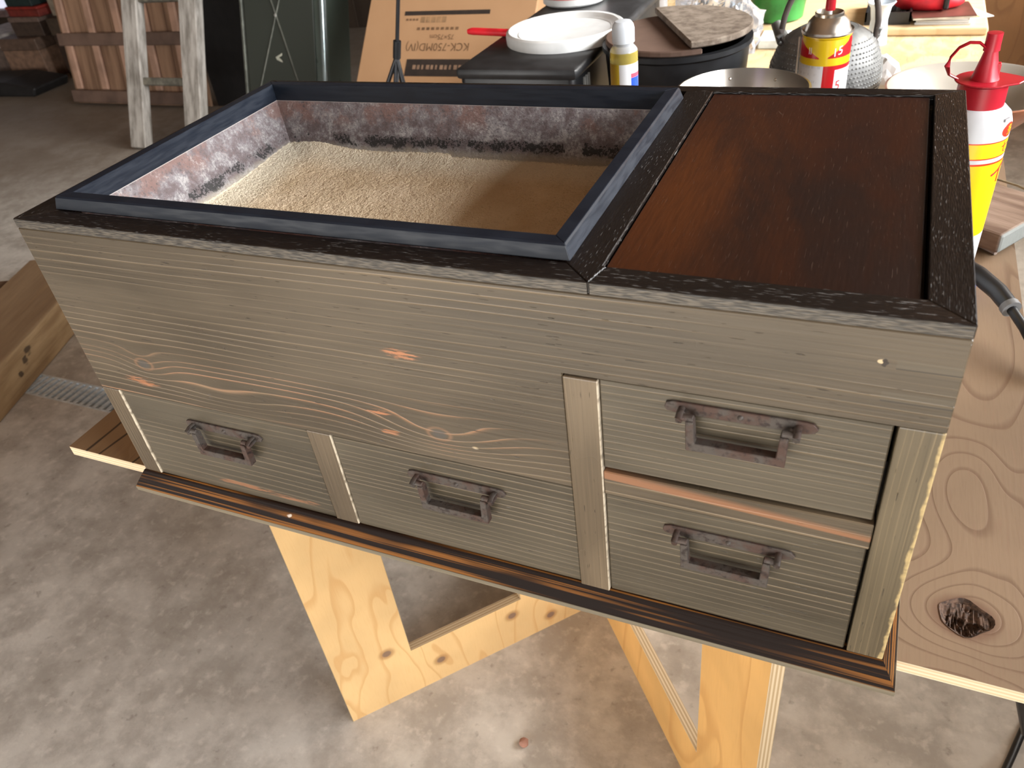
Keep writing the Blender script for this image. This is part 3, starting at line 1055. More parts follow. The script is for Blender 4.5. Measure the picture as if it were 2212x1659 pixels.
# ================================================================ CARTON WITH PRINT
g = G('brown_cardboard', .75, .25)
x, y, z = g.obj()
n = g.noise(g.vec(x * 6.0, y * 6.0, z * 6.0), 1.0, 3)
g.set('Base Color', g.mix(n, (.34, .19, .095), (.43, .255, .135)))
M_card = g.m
M_ink = plain('black_print', (.022, .014, .010), .7)
M_inkbr = plain('faded_print', (.14, .075, .035), .7)
M_inkpale = plain('unprinted_lettering', (.22, .135, .085), .7)
CB = thing('cardboard_carton', 'large flat brown cardboard carton with upside-down black print, leaning back', 'carton', (-1.205, 1.959, .076), (-math.asin(.66), 0, 0))
MB().box(0, .69, 0, .10, 0, 1.05).build('box', M_card, CB, bev=.003)


def card(name, x0, x1, u0, u1, mat):
    return MB().box(x0, x1, -.0008, .0, u0 - .101, u1 - .101).build(name, mat, CB)


card('printed_line', .162, .513, .728, .744, M_ink)
card('printed_band', .205, .69, .498, .562, M_ink)
FLIP = Matrix.Rotation(math.pi / 2, 4, 'X') @ Matrix.Rotation(math.pi, 4, 'Z')
letters('lettering', 'KCK-750MD(IV)', .042, M_inkbr, CB, Matrix.Translation((.322, -.0010, .508)) @ FLIP, sx=.92)
letters('lettering', '75×75cm', .027, M_inkbr, CB, Matrix.Translation((.335, -.0010, .545)) @ FLIP)
for k in range(9):                                    # illegible small print
    card('small_print', .225 + k * .020, .238 + k * .020, .672, .682, M_inkbr)
for k in range(5):
    card('small_print', .235 + k * .022, .253 + k * .022, .700, .722, plain('pale_print_%d' % k, (.25, .145, .07), .7))
for k in range(4):
    card('small_print', .172 + k * .014, .182 + k * .014, .708, .716, M_inkbr)
for k in range(14):
    MB().box(.235 + k * .019, .248 + k * .019 - (k % 3) * .003, -.0016, -.0008, .423, .439).build('small_print', M_inkpale, CB)

# ================================================================ LIGHT STAND
M_blk = plain('black_metal', (.012, .013, .016), .35, .3, var=.05)
M_tubegrey = plain('grey_aluminium_tube', (.10, .11, .13), .28, .7, var=.05)
a0, a1 = Vector((-.574, 1.5, -.065 + TZ)), Vector((-.521, 1.5, .139 + TZ))
dv = (a1 - a0).normalized()
ft = a0 - dv * ((a0.z - .16) / dv.z)
LS = thing('light_stand', 'slim black metal tripod stand in front of the cardboard carton', 'tripod', (ft.x, ft.y, 0))
Lc = lambda p: Vector(p) - Vector((ft.x, ft.y, 0))
hub = a0 + dv * .085
MB().tube([Lc(ft), Lc(hub)], .0075, 10).build('lower_tube', M_tubegrey, LS, smooth=60)
MB().tube([Lc(hub), Lc(hub + dv * 1.0)], .0052, 10).build('upper_tube', M_blk, LS, smooth=60)
MB().tube([Lc(hub - dv * .02), Lc(hub + dv * .025)], .0105, 12).build('collar', M_blk, LS, smooth=60)
for k, an in enumerate((-2.5, -.4, 1.7)):
    e_ = Vector((ft.x + .26 * math.cos(an), ft.y + .26 * math.sin(an), .006))
    MB().tube([Lc(hub - dv * .015), Lc(e_)], .0058, 8).build('leg', M_blk, LS, smooth=60)

# ================================================================ ON THE TABLE, BACK
Z = TZ
M_white = plain('white_plastic', (.64, .645, .63), .4, var=.03)
M_blackp = plain('black_plastic', (.011, .011, .012), .38, var=.08)

CS = thing('black_case', 'black plastic storage case under the white bucket lid', 'case', (0, 0, Z))
MB().box(-.085, .140, .955, 1.55, 0.0006, .128).build('body', M_blackp, CS, bev=.012, seg=3, smooth=45)
MB().box(-.090, .146, .950, 1.555, .118, .139).build('rim', plain('grey_black_plastic', (.018, .018, .019), .4), CS, bev=.008, seg=2, smooth=45)
for k in range(3):
    MB().box(.1405, .1435, 1.0 + k * .012, 1.006 + k * .012, .02, .11).build('side_rib', plain('smoky_plastic_%d' % k, (.19, .19, .18), .3), CS)

LI = thing('bucket_lid', 'round white plastic bucket lid lying on the black case', 'lid', (.055, 1.150, Z + .1395))
MB().lathe([(0, .0125), (.094, .0125), (.099, .0150), (.104, .0205), (.109, .0215), (.1135, .019), (.115, .013), (.1145, .0), (.110, 0), (.104, .003), (0, .002)], 56).build('disc', M_white, LI, smooth=35)
MB().lathe([(.088, .0124), (.090, .0138), (.092, .0124)], 48).build('inner_ring', M_white, LI, smooth=40)

RB = thing('red_brush', 'bright red brush handle poking out left of the white lid', 'brush', (0, 0, Z))
MB().tube([(-.165, 1.17, .1465), (-.155, 1.17, .147), (-.07, 1.155, .147), (-.045, 1.15, .147)], [.005, .0072, .0072, .006], 10).build('handle', plain('red_plastic', (.62, .015, .025), .35), RB, smooth=60)

BK_ = thing('white_bucket', 'white plastic tub with thin red printed lines behind the bucket lid', 'bucket', (-.025, 1.435, Z + .1395))
MB().lathe([(0, .001), (.066, .001), (.071, .005), (.080, .16), (.084, .16), (.084, .175), (.074, .175), (.066, .012), (0, .012)], 40).build('tub', M_white, BK_, smooth=35)
MB().lathe([(.0722, .018), (.0729, .018), (.0731, .022), (.0724, .022)], 40).build('red_line', plain('red_print', (.62, .12, .10), .5), BK_, smooth=35)
g = G('tub_label', .5)
x, y, z = g.obj()
row = g.math('FRACT', z * 70.0)
wrd = g.noise(g.vec(x * 140.0, y * 140.0, z * 30.0), 1.0, 1)
g.set('Base Color', g.mix(g.sstep(row, .35, .5) * g.sstep(row, .8, .65) * g.sstep(wrd, .45, .55) * .7, (.68, .70, .74), (.20, .18, .20)))
MB().lathe([(.0731, .027), (.0737, .027), (.0795, .135), (.079, .135)], 40).build('label', g.m, BK_, smooth=35)

gl = G('clear_plastic', .12, .5)
gl.set('Base Color', (.86, .89, .95))
gl.set('Transmission Weight', .82)
gl.set('IOR', 1.2)
M_clear = gl.m
for k, (xx, yy, r, h, lb) in enumerate(((.105, 1.625, .030, .17, 'clear plastic jar right beside the white tub'), (.190, 1.585, .024, .19, 'clear ribbed jar between white tub and crumpled plastic bag'))):
    J = thing('plastic_jar', lb, 'jar', (xx, yy, Z), group='clear jars')
    MB().lathe([(0, .001), (r, .001), (r * 1.02, .01), (r * 1.02, h * .8), (r * .8, h * .88), (r * .8, h), (r * .72, h), (r * .72, h * .86), (r * .95, h * .78), (r * .95, .006), (0, .005)], 28).build('jar', M_clear, J, smooth=40)
    MB().lathe([(0, h + .014), (r * .84, h + .014), (r * .88, h + .01), (r * .88, h - .012), (r * .82, h - .012), (r * .82, h + .002), (0, h + .002)], 24).build('screw_cap', M_white, J, smooth=40)
tag(MB().tube([(.128, 1.50, .002), (.135, 1.50, .12), (.150, 1.505, .30)], [.007, .006, .0045], 8).build('black_rod', M_blk, loc=(0, 0, Z), smooth=60), 'thin black upright rod between the clear jars and glue bottle', 'rod')

# crumpled clear bag
bg = MB()
bmesh.ops.create_icosphere(bg.bm, subdivisions=4, radius=1.0)
for v in bg.bm.verts:
    p = v.co.copy()
    k = 1 + .28 * mn.noise(p * 2.2) + .16 * (abs(mn.noise(p * 5.5)) * 2 - .5) + .05 * mn.noise(p * 12)
    v.co = Vector((p.x * k * .085, p.y * k * .055, max(p.z * k, -.62) * .095))
bag = bg.build('plastic_bag', M_clear, loc=(.285, 1.475, Z + .062))
tag(bag, 'crumpled clear plastic bag behind the half-open wooden pot lid', 'bag')
tag(MB().box(-.05, .05, -.03, .03, 0, .09).build('paper_packet', plain('cream_paper', (.55, .44, .33), .8), loc=(.225, 1.355, Z + .0005), rot=(0, 0, .4), bev=.006),
    'cream paper packet partly covered by the crumpled plastic bag', 'packet')

# small oil bottle
g = G('bottle_with_oil', .12, .5)
x, y, z = g.obj()
ang = g.math('ARCTAN2', y, x)
lab = g.sstep(z, .0635, .0630)
oil = g.mix(g.sstep(z, .0765, .0755), (.82, .84, .86), (.62, .50, .12))
lb_ = g.mix(g.sstep(ang, -1.62, -1.66), (.66, .67, .68), (.58, .42, .04))
lb_ = g.mix(g.sstep(ang, -.80, -.76) * g.sstep(z, .047, .0465), lb_, (.03, .08, .55))
lb_ = g.mix(g.sstep(ang, -.80, -.76) * g.sstep(z, .0465, .047) * g.sstep(z, .052, .0515), lb_, (.75, .08, .12))
g.set('Base Color', g.mix(lab, oil, lb_))
g.set('Transmission Weight', g.sstep(z, .0630, .0640, 0.0, .6))
g.set('IOR', 1.3)
SB = thing('oil_bottle', 'small clear bottle of yellow oil with milky cap and blue-yellow label', 'bottle', (.3395, .600, Z + .1925))
MB().lathe([(0, .0005), (.0165, .0005), (.0172, .003), (.0172, .0735), (.0165, .0775), (.0135, .0815), (.0120, .0825), (.0120, .089), (0, .089)], 32).build('bottle', g.m, SB, smooth=40)
gm = G('milky_cap', .45, .4)
gm.set('Base Color', (.72, .76, .80))
gm.set('Transmission Weight', .25)
MB().lathe([(.0128, .0855), (.0136, .086), (.0136, .102), (.0125, .106), (.0095, .110), (0, .1115)], 28).build('cap', gm.m, SB, smooth=40)
tag(MB().box(.27, .405, .545, .66, .0006, .1922).build('wooden_block', plain('offcut_block', (.45, .30, .17), .7, var=.2, scale=14), loc=(0, 0, Z), bev=.002),
    'upright wooden block behind the brazier carrying the small oil bottle', 'block')

# iron pot with two half lids
M_pot = plain('black_cast_iron', (.010, .011, .013), .5, .2, var=.15, scale=40)
IP = thing('iron_pot', 'black round iron pot with grey-brown wooden half lids', 'pot', (.285, 1.10, Z))
MB().lathe([(0, .001), (.085, .001), (.105, .012), (.122, .07), (.127, .138), (.132, .142), (.132, .150), (.120, .150), (.116, .135), (.11, .02), (0, .015)], 56).build('pot', M_pot, IP, smooth=40)
g = G('ashy_wood_lid', .85, .2)
x, y, z = g.obj()
n = g.noise(g.vec(x * 40.0, y * 40.0, z * 40.0), 1.0, 5, .65)
n3 = g.noise(g.vec(x * 8.0, y * 60.0, z), 1.0, 3)
g.set('Base Color', g.mix(g.sstep(n, .35, .65), (.12, .092, .07), (.23, .188, .15)))
g.bump(n, .4, .002)
M_lid2 = g.m
g = G('brown_wood_lid', .8, .2)
x, y, z = g.obj()
n = g.noise(g.vec(x * 12.0, y * 12.0, z * 12.0), 1.0, 4, .6)
g.set('Base Color', g.mix(n, (.075, .045, .033), (.165, .105, .078)))
M_lid1 = g.m
axd = Vector((.156, -.298, 0)).normalized()          # direction of the split
aa = math.atan2(axd.y, axd.x)


def half_disc(r, off, sgn, z0, z1, name, mat, tilt=0.0, dz=0.0):
    pts = []
    lim = math.acos(max(-1, min(1, off / r)))
    for k in range(25):
        t = -lim + 2 * lim * k / 24
        pts.append((r * math.sin(t), sgn * r * math.cos(t)))
    M = Matrix.Translation((0, 0, dz)) @ Matrix.Rotation(aa, 4, 'Z') @ Matrix.Rotation(tilt, 4, 'X')
    return MB().prism(pts, z0, z1, 'z', M).build(name, mat, IP, bev=.002)


half_disc(.126, -.012, -1, .1505, .1605, 'half_lid', M_lid1)
half_disc(.131, -.010, 1, .0, .011, 'half_lid', M_lid2, tilt=-.02, dz=.1635)
MB().box(-.03, .03, .0, .016, .0, .012, Matrix.Translation((0, 0, .161)) @ Matrix.Rotation(aa, 4, 'Z')).build('lid_batten', M_lid1, IP, bev=.002)

# steel bowl
g = G('stainless_steel', .28, .5, 1.0)
x, y, z = g.obj()
n = g.noise(g.vec(x * 20.0, y * 20.0, z * 20.0), 1.0, 3)
g.set('Base Color', g.mix(n, (.42, .38, .33), (.62, .58, .52)))
M_steel = g.m
DB = thing('steel_bowl', 'shiny stainless bowl with rolled rim and rivets between pot and spray can', 'bowl', (.453, .795, Z))
MB().lathe([(0, .001), (.055, .001), (.07, .01), (.086, .10), (.0905, .156), (.0935, .159), (.0935, .162), (.090, .163), (.0885, .158), (.080, .130), (.078, .1295), (.0, .1275)], 64).build('shell', M_steel, DB, smooth=35)
for an in (1.15, 1.95):
    MB().lathe([(0, .0018), (.002, .0012), (.0024, 0)], 10).build('rivet', M_steel, DB, loc=(.0862 * math.cos(an), .0862 * math.sin(an), .149), rot=(0, -math.pi / 2, an), smooth=60)

# spray can
g = G('spray_can_print', .28, .5)
x, y, z = g.obj()
ang = g.math('ARCTAN2', y, x)                         # -1.55 faces the camera
yel = (.66, .45, .006)
whi = (.58, .58, .60)
red = (.42, .006, .010)
c = g.mix(g.sstep(ang, -1.52, -1.50), whi, red)
c = g.mix(g.sstep(ang, -1.03, -1.01) * g.sstep(z, .150, .149), c, (.64, .67, .72))
rowt = g.math('FRACT', z * 95.0)
wt = g.noise(g.vec(ang * 22.0, z * 40.0), 1.0, 1)
c = g.mix(g.sstep(ang, -1.60, -1.66) * g.sstep(rowt, .4, .5) * g.sstep(rowt, .85, .75) * g.sstep(wt, .5, .6) * .45, c, (.22, .22, .24))
c = g.mix(g.sstep(z, .1555, .1565), c, yel)
rg = g.noise(g.vec(ang * 30.0, z * 420.0), 1.0, 2)
up = (ang + 1.38) * .022                              # rising red wedge on the right
wed = g.sstep(z - .1665 + (rg - .5) * .003, .0, .0006) * g.sstep(z - .1680 - up, .0006, .0) * g.sstep(ang, -1.39, -1.36)
c = g.mix(wed, c, red)
up2 = (ang + 1.70) * -.021
wed2 = g.sstep(z - .1660 + (rg - .5) * .003, .0, .0006) * g.sstep(z - .1670 - up2, .0006, .0) * g.sstep(ang, -1.69, -1.72)
c = g.mix(wed2, c, red)
g.set('Base Color', c)
SP = thing('spray_can', 'yellow, red and white aerosol spray can with silver dome beside the kettle', 'spray can', (.548, .950, Z))
MB().lathe([(0, .001), (.034, .001), (.0357, .004), (.0357, .188), (.0345, .191), (.0345, .1925), (.0357, .194), (.0357, .196)], 48).build('body', g.m, SP, smooth=30)
MB().lathe([(.0357, .1955), (.0372, .198), (.0365, .201), (.0335, .1995), (.0315, .203), (.0290, .211), (.0235, .2175), (.0205, .2195), (.0205, .2235), (.019, .2245), (.0170, .222), (.012, .219), (0, .219)], 48).build('dome', M_steel, SP, smooth=30)
MB().lathe([(0, .2185), (.0032, .2185), (.0032, .226), (0, .226)], 12).build('valve', M_white, SP, smooth=40)
MB().lathe([(.0, .2265), (.0068, .2265), (.0072, .229), (.0066, .250), (0, .251)], 16).build('nozzle', plain('deep_red_plastic', (.42, .008, .016), .35), SP, smooth=40)
M_wl = plain('white_ink', (.80, .74, .78), .4)
M_rd = plain('red_ink', (.55, .02, .02), .4)
letters('lettering', '15', .017, M_wl, SP, None, wrap=(.0360, -.98, .1755, .25))
letters('lettering', '5', .020, M_rd, SP, None, wrap=(.0360, -.82, .1255, .15))
letters('lettering', 'll', .014, M_wl, SP, None, wrap=(.0360, -2.12, .1765, 0))
MB().tube([(-.0385, -.004, .03), (-.0385, -.003, .19)], .0015, 6).build('straw', plain('clear_straw', (.62, .58, .52), .3), SP)

# iron kettle with studded shoulder
KT = thing('iron_kettle', 'round grey cast-iron kettle studded with small bumps behind the spray can', 'kettle', (.538, 1.125, Z))
M_ket = plain('grey_iron', (.125, .125, .12), .5, .25, var=.12, scale=50)
kp = [(0, .002), (.055, .002), (.066, .010), (.085, .040), (.0925, .072), (.090, .102), (.079, .130), (.064, .148), (.050, .156), (.046, .158), (.046, .153), (0, .153)]
MB().lathe(kp, 64).build('body', M_ket, KT, smooth=40)
st = MB()
for row in range(15):
    t = row / 14
    zc = .050 + t * .093
    rr = None
    for (r0, za), (r1, zb) in zip(kp, kp[1:]):
        if za <= zc <= zb and zb > za:
            rr = r0 + (r1 - r0) * (zc - za) / (zb - za)
    cnt = max(20, int(2 * math.pi * rr / .0068))
    for k in range(cnt):
        an = 2 * math.pi * (k + .5 * (row % 2)) / cnt
        cx_, cy_ = rr * math.cos(an), rr * math.sin(an)
        q = .0021
        base = [st.bm.verts.new((cx_ + q * math.cos(b_) * -math.sin(an), cy_ + q * math.cos(b_) * math.cos(an), zc + q * math.sin(b_))) for b_ in (0, math.pi / 3, 2 * math.pi / 3, math.pi, 4 * math.pi / 3, 5 * math.pi / 3)]
        tip = st.bm.verts.new((cx_ + .0022 * math.cos(an), cy_ + .0022 * math.sin(an), zc + .0006))
        for j in range(6):
            st.bm.faces.new((base[j], base[(j + 1) % 6], tip))
so = st.build('studs', M_ket, KT, smooth=80)
so['kind'] = 'stuff'
MB().lathe([(0, .172), (.006, .171), (.010, .166), (.005, .162), (.012, .160), (.040, .160), (.047, .157), (.047, .154), (0, .154)], 40).build('kettle_lid', M_ket, KT, smooth=40)
hpath = []
for k in range(21):
    t = math.pi * k / 20
    hpath.append((-.075 * math.cos(t) * (1.0 if k not in (0, 20) else .98), -.02 * math.cos(t), .135 + .115 * math.sin(t) ** .8))
MB().tube(hpath, .0050, 10).build('handle', plain('iron_handle', (.075, .060, .052), .55, .4), KT, smooth=60)
for sg in (-1, 1):
    MB().tube([(sg * .068, sg * .018, .128), (sg * .077, sg * .021, .140), (sg * .080, sg * .021, .148), (sg * .072, sg * .019, .152)], .0045, 8).build('handle_lug', M_ket, KT, smooth=60)
MB().tube([(-.060, .060, .100), (-.085, .085, .118), (-.100, .100, .140)], [.016, .012, .009], 14).build('spout', M_ket, KT, smooth=60)

# crumpled tissue
ts = MB()
bmesh.ops.create_icosphere(ts.bm, subdivisions=3, radius=1.0)
for v in ts.bm.verts:
    p = v.co.copy()
    k = 1 + .35 * mn.noise(p * 1.7 + Vector((3, 1, 0))) + .18 * mn.noise(p * 4)
    v.co = Vector((p.x * k * .030, p.y * k * .022, max(p.z * k, -.9) * .042))
tag(ts.build('tissue', plain('white_tissue', (.72, .70, .68), .9, var=.03), loc=(.630, 1.222, Z + .040)), 'small crumpled white tissue at the foot of the studded kettle', 'tissue')

# wide bowl
g = G('bowl_glaze', .35, .5)
x, y, z = g.obj()
n = g.noise(g.vec(x * 9.0, y * 9.0, z * 30.0), 1.0, 3)
rad = g.math('SQRT', x * x + y * y)
inside = g.sstep(rad - z * .95 - .040, .001, -.001)
c = g.mix(n, (.20, .075, .035), (.38, .17, .09))
g.set('Base Color', g.mix(inside, c, (.50, .475, .42)))
BW = thing('wide_bowl', 'wide shallow bowl, cream inside and red-brown outside, at the table edge', 'bowl', (.765, 1.055, Z))
MB().lathe([(0, .001), (.046, .001), (.048, .006), (.066, .024), (.100, .058), (.126, .083), (.127, .086), (.124, .087)], 64).build('outer_shell', plain('red_brown_glaze', (.27, .105, .055), .3, var=.25, scale=14), BW, smooth=50)
MB().lathe([(.124, .087), (.121, .086), (.095, .062), (.060, .030), (.04, .018), (0, .015)], 64).build('inner_glaze', plain('cream_glaze', (.33, .30, .255), .35, var=.06, scale=8), BW, smooth=50)

# glue bottle with red nozzle cap
GB = thing('glue_bottle', 'white glue bottle with red nozzle cap and yellow-red label right of the brazier', 'glue bottle', (.7245, .492, Z))
g = G('milky_bottle', .35, .45)
x, y, z = g.obj()
ang = g.math('ARCTAN2', y, x)
c = (.60, .61, .63)
yb_ = g.mix(g.sstep(g.math('ABSOLUTE', z - .2125), .0068, .0074), (.86, .60, .008), (.70, .04, .01))
band1 = g.sstep(g.math('ABSOLUTE', z - .2125), .0086, .0080)
band2 = g.sstep(z, .2005, .2000) * g.sstep(z, .120, .121)
yb2 = g.mix(g.sstep(z, .1980, .1986), (.86, .56, .008), (.70, .04, .01))
c = g.mix(band1, c, yb_)
c = g.mix(band2, c, yb2)
ov = g.gauss(ang, z, -.42, .2295, .34, .0068)
c = g.mix(g.sstep(ov, .36, .40), c, (.72, .03, .012))
g.set('Base Color', c)
g.set('Subsurface Weight', .15)
g.set('Subsurface Radius', (.01, .01, .01))
MB().lathe([(0, .0008), (.024, .0008), (.027, .005), (.0305, .06), (.0320, .18), (.0320, .234), (.0295, .242), (.0240, .2475), (.019, .250), (.019, .253), (0, .253)], 40).build('bottle', g.m, GB, smooth=40)
M_cap = plain('crimson_plastic', (.40, .010, .022), .35, var=.05)
MB().lathe([(.0185, .2485), (.0215, .2485), (.0215, .269), (.0195, .2705), (0, .2705)], 36).build('cap_skirt', M_cap, GB, smooth=30)
brim = [(.0255 * math.cos(t), .0255 * math.sin(t)) for t in [math.pi * .28 + 1.46 * math.pi * k / 22 for k in range(23)]] + [(.0285, -.012), (.037, .003), (.029, .011)]
MB().prism(brim, .2707, .2722).build('cap_brim', M_cap, GB, bev=.0005)
MB().lathe([(.0125, .2720), (.0110, .276), (.0078, .289), (.0052, .300), (.0050, .303), (0, .303)], 24).build('nozzle', M_cap, GB, smooth=40)
MB().lathe([(.0055, .298), (.0072, .298), (.0068, .302), (.0068, .3135), (0, .314)], 20).build('tip_cap', M_cap, GB, smooth=40)
lp = [(-.006, -.002, .3015), (-.011, -.003, .3055), (-.019, -.004, .306), (-.027, -.004, .3015), (-.0325, -.004, .293), (-.034, -.003, .284), (-.031, -.002, .2765), (-.023, 0, .2718)]
MB().tube(lp, .0022, 8, flat=(1.4, .6)).build('cap_strap', M_cap, GB, smooth=60)
MB().box(.006, .011, -.003, .003, .272, .287).build('cap_post', M_cap, GB, bev=.0006)
M_yl = plain('yellow_ink', (.85, .60, .02), .4)
letters('lettering', '多', .0105, M_yl, GB, None, wrap=(.0323, -.40, .2293, 0))
letters('lettering', 'セ', .0135, M_rd, GB, None, wrap=(.0323, -.42, .2123, 0))
letters('lettering', 'イ', .026, M_rd, GB, None, wrap=(.0323, -.45, .1855, 0))
MB().prism([(-.0035, .2385), (.0030, .2392), (.0030, .2418), (-.0035, .2412)], -.0317, -.0300, 'y', Matrix.Rotation(.95, 4, 'Z')).build('batch_stamp', plain('grey_ink', (.45, .45, .47), .5), GB)

# ================================================================ FAR EDGE OF TABLE
TB = thing('wooden_board', 'pale wooden board with rounded corner lying at the far right of the table', 'board', (0, 0, Z))
MB().box(.24, .822, 1.655, 2.15, .0006, .0165).build('board', plywood('pale_board', (.72, .52, .30), (.5, .3, .13), seed=4.0, axis='x', contrast=.3).m, TB, bev=.004, seg=2)
tag(MB().box(.36, .56, 1.56, 1.64, .0006, .020).build('white_strip', plain('white_foam_strip', (.70, .74, .72), .6, var=.08), loc=(0, 0, Z), bev=.002),
    'flat white foam strip on the table behind the iron pot', 'strip')
GRB = thing('green_tub', 'round green plastic tub behind the kettle handle', 'tub', (.372, 1.76, Z + .017))
MB().lathe([(0, .0005), (.055, .0005), (.060, .004), (.068, .075), (.071, .078), (.066, .078), (.058, .008), (0, .006)], 40).build('tub', plain('green_plastic', (.018, .17, .03), .4, var=.15), GRB, smooth=40)
PP = thing('magazine', 'open magazine with red printing lying across the green tub', 'magazine', (.40, 1.77, Z + .0965))
MB().box(-.085, .085, -.055, .055, 0, .003).build('cover', plain('magazine_print', (.55, .28, .30), .5, var=.35, scale=40), PP, rot=(0, 0, -.25))
MB().box(-.083, .083, -.053, .053, -.004, -.0002).build('pages', M_white, PP, rot=(0, 0, -.25))
for k, (xx, yy, rz, lb) in enumerate(((.235, 1.74, .5, 'black rubber clamp grip with pale edge beside the crumpled bag'), (.272, 1.70, -.2, 'black curved clamp grip leaning against the green tub'))):
    t = thing('clamp_grip', lb, 'clamp', (xx, yy, Z + .017), (0, 0, rz), 'black clamp grips')
    MB().tube([(-.02, 0, .012), (0, 0, .016), (.012, 0, .045), (.010, 0, .085), (.028, 0, .105)], [.011, .0135, .014, .013, .009], 12).build('grip', M_blackp, t, smooth=60)
    MB().tube([(-.006, -.012, .014), (.020, -.013, .045), (.019, -.012, .085), (.036, -.008, .106)], .0038, 8).build('edge_trim', plain('pale_blue_trim_%d' % k, (.55, .68, .76), .4), t, smooth=60)

ZB = Z + .0170
BX = thing('black_box', 'shallow black tray holding shiny metal bits beside the red pouch', 'tray', (.628, 1.745, ZB))
MB().box(-.055, .040, -.06, .10, 0, .006).build('base', M_blackp, BX)
for (a, b, c_, d_) in ((-.055, -.051, -.06, .10), (.036, .040, -.06, .10), (-.055, .040, -.06, -.056), (-.055, .040, .096, .10)):
    MB().box(a, b, c_, d_, .006, .026).build('wall', M_blackp, BX)
for k, (xx, yy, lb) in enumerate(((.612, 1.735, 'shiny metal fitting at the left of the shallow black tray'), (.640, 1.745, 'shiny metal fitting in the middle of the shallow black tray'), (.652, 1.768, 'shiny metal fitting nearest the red pouch in the black tray'))):
    t = MB()
    t.lathe([(0, 0), (.009, 0), (.009, .006), (.005, .007), (.005, .016), (0, .0165)], 6)
    tag(t.build('metal_fitting', M_steel, loc=(xx, yy, ZB + .0065), rot=(0, .0, k)), lb, 'fitting', 'metal fittings in the black tray')
FU = thing('white_cup', 'small flared pale cup between the kettle and the black tray', 'cup', (.605, 1.60, Z))
MB().lathe([(0, .0005), (.022, .0005), (.020, .02), (.017, .05), (.021, .075), (.029, .085), (.027, .086), (.019, .077), (.014, .05), (.015, .006), (0, .005)], 28).build('cup', plain('pale_blue_glaze', (.62, .68, .74), .3, var=.04), FU, smooth=50)
BO = thing('booklet', 'maroon booklet lying on white papers under the red pouch', 'booklet', (.720, 1.735, ZB + .0122), (0, 0, .12))
MB().box(-.055, .07, -.06, .06, .0, .004).build('pages', plain('cream_pages', (.55, .52, .45), .7), BO)
MB().box(-.056, .07, -.061, .061, .0042, .0056).build('cover', plain('maroon_cover', (.11, .035, .025), .45), BO)
PA = thing('paper_pad', 'stack of white papers on the pale wooden board', 'papers', (.735, 1.735, ZB), (0, 0, -.05))
for k in range(3):
    MB().box(-.055 + .002 * k, .055 - .003 * k, -.055 + .002 * k, .06, k * .004, k * .004 + .0036).build('sheet', M_white, PA)
RP = thing('red_pouch', 'bright red fabric pouch with black strap on the maroon booklet', 'pouch', (.700, 1.765, ZB + .0182))
rpm = MB()
bmesh.ops.create_icosphere(rpm.bm, subdivisions=3, radius=1.0)
for v in rpm.bm.verts:
    p = v.co.copy()
    k = 1 + .12 * mn.noise(p * 2)
    v.co = Vector((p.x * .075 * k, p.y * .05 * k, (max(p.z, -.55) + .55) * .030 * k))
rpm.build('pouch', plain('red_fabric', (.55, .008, .016), .6, var=.15), RP, smooth=60)
MB().box(.028, .040, -.052, .052, .004, .049).build('strap', M_blackp, RP, bev=.003)
LF = thing('leaflet', 'white leaflet with a yellow panel right of the red pouch', 'leaflet', (.782, 1.765, ZB), (0, 0, .5))
MB().box(-.03, .035, -.045, .045, 0, .0016).build('sheet', M_white, LF)
MB().box(-.025, .008, -.04, .0, .0017, .0024).build('yellow_panel', plain('yellow_print', (.75, .68, .12), .5), LF)
TH = thing('tool_handle', 'black rubber tool handle with pink-red end at the far table corner', 'tool', (.782, 1.93, ZB))
MB().tube([(-.12, .02, .014), (.03, .0, .014)], .0125, 14).build('grip', M_blackp, TH, smooth=60)
MB().tube([(.0305, .0, .014), (.046, -.002, .014)], [.0125, .010], 14).build('end_cap', plain('pink_red_plastic', (.62, .09, .13), .4), TH, smooth=60)

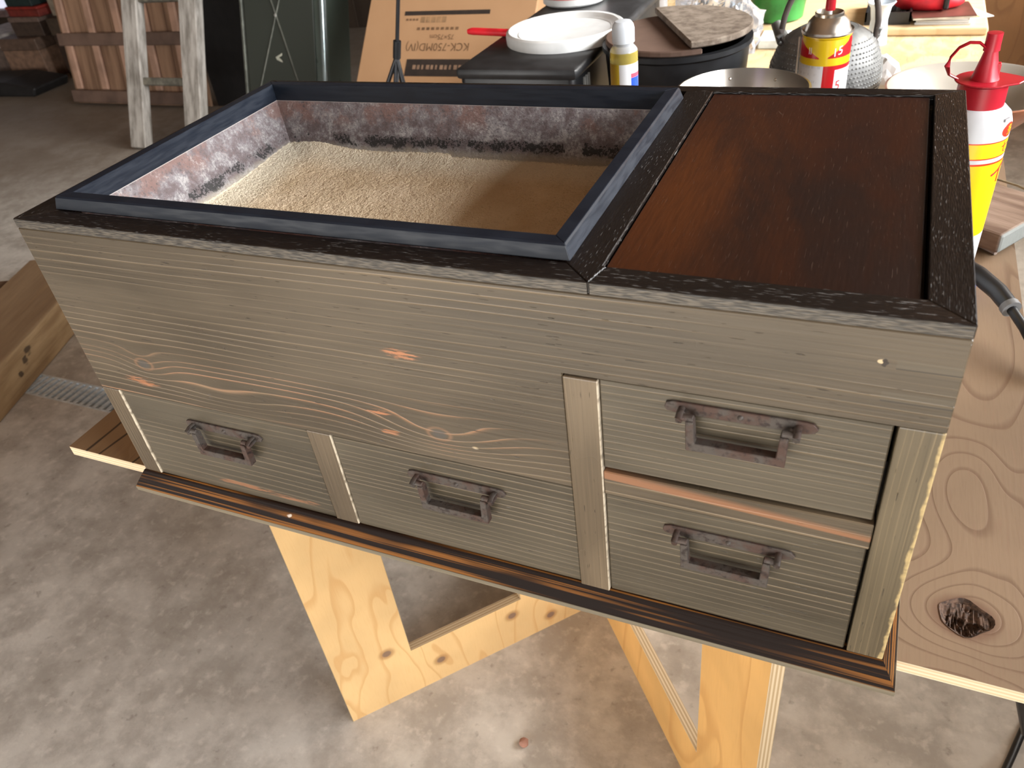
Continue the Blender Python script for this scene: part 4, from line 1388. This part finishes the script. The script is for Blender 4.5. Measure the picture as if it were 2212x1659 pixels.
# offcut, sticks, cord and clip on the right
g = G('brown_offcut', .7, .3)
x, y, z = g.obj()
n = g.noise(g.vec(x * 7.0, y * 50.0, z * 50.0), 1.0, 4, .6)
c = g.mix(g.sstep(n, .3, .7), (.13, .075, .048), (.29, .20, .145))
c = g.mix(g.sstep(x, .0035, .0008), c, (.22, .23, .215))
g.set('Base Color', c)
g.bump(n, .4, .003)
od = Vector((-.83, .55, 0)).normalized()
oa = math.atan2(od.y, od.x)
oc_ = MB().prism([(0, 0), (0, -.105), (.002, -.13), (.24, -.135), (.25, 0)], .0, .026)
tag(oc_.build('wood_offcut', g.m, loc=(.800, .652, Z + .0075), rot=(0, 0, oa), bev=.004, seg=2), 'rough brown wood offcut with grey sawn end overhanging the table edge', 'offcut')
tag(MB().tube([(.745, .735, .0037), (.775, .690, .0037), (.800, .664, .0037)], .0032, 8).build('stick', plain('grey_stick', (.30, .23, .19), .7), loc=(0, 0, Z), smooth=60), 'thin grey stick lying under the front edge of the offcut', 'stick')
tag(MB().tube([(.775, .905, .003), (.800, .90, .004), (.835, .868, .006), (.875, .83, .002)], .0016, 8).build('twine', plain('straw_twine', (.28, .22, .13), .8), loc=(0, 0, Z), smooth=60), 'thin straw twine trailing over the table edge behind the offcut', 'twine')

M_rub = plain('black_rubber', (.010, .010, .011), .42, var=.1)
CO = thing('power_cord', 'black power cord with thick sleeve running off the table to the floor', 'cord', (0, 0, Z))
path = [(.722, .572, .045), (.745, .553, .046), (.768, .528, .045), (.787, .500, .042), (.799, .478, .037)]
MB().tube(path, [.0102, .0102, .0100, .0096, .0090], 16).build('sleeve', M_rub, CO, smooth=60)
MB().tube([(.7975, .4805, .0375), (.8005, .4745, .0362)], [.0102, .0102], 16).build('sleeve_collar', plain('worn_grey_rubber', (.20, .20, .20), .45), CO, smooth=60)
MB().tube([(.797, .482, .038), (.812, .450, .030), (.832, .405, .012), (.852, .36, -.05), (.872, .33, -.20), (.905, .345, -.42), (.960, .40, -.60), (.977, .455, -.6425), (.955, .392, -.6445), (.925, .31, -.6445), (.90, .24, -.6445)], .0052, 12).build('cable', M_rub, CO, smooth=60)
CLP = thing('blue_clamp', 'blue plastic clamp end peeking out beside the brazier and cord', 'clamp', (0, 0, Z))
MB().box(.735, .772, .545, .572, .0006, .030).build('jaw', plain('blue_plastic', (.02, .03, .45), .4, var=.15), CLP, bev=.004, seg=2)
MB().tube([(.7665, .549, .033), (.7665, .565, .033)], .0042, 10).build('pin', plain('blue_plastic_dark', (.015, .02, .30), .4), CLP, smooth=60)

# plywood sheet at the right, behind the table
g = plywood('brown_plywood', (.36, .175, .065), (.16, .07, .028), sc=.7, seed=9.0, axis='z', contrast=.35)
tag(MB().box(.86, 2.1, 2.965, 2.985, .0, 1.7).build('plywood_sheet', g.m, bev=.001), 'brown plywood sheet standing upright behind the far right of the table', 'plywood sheet')
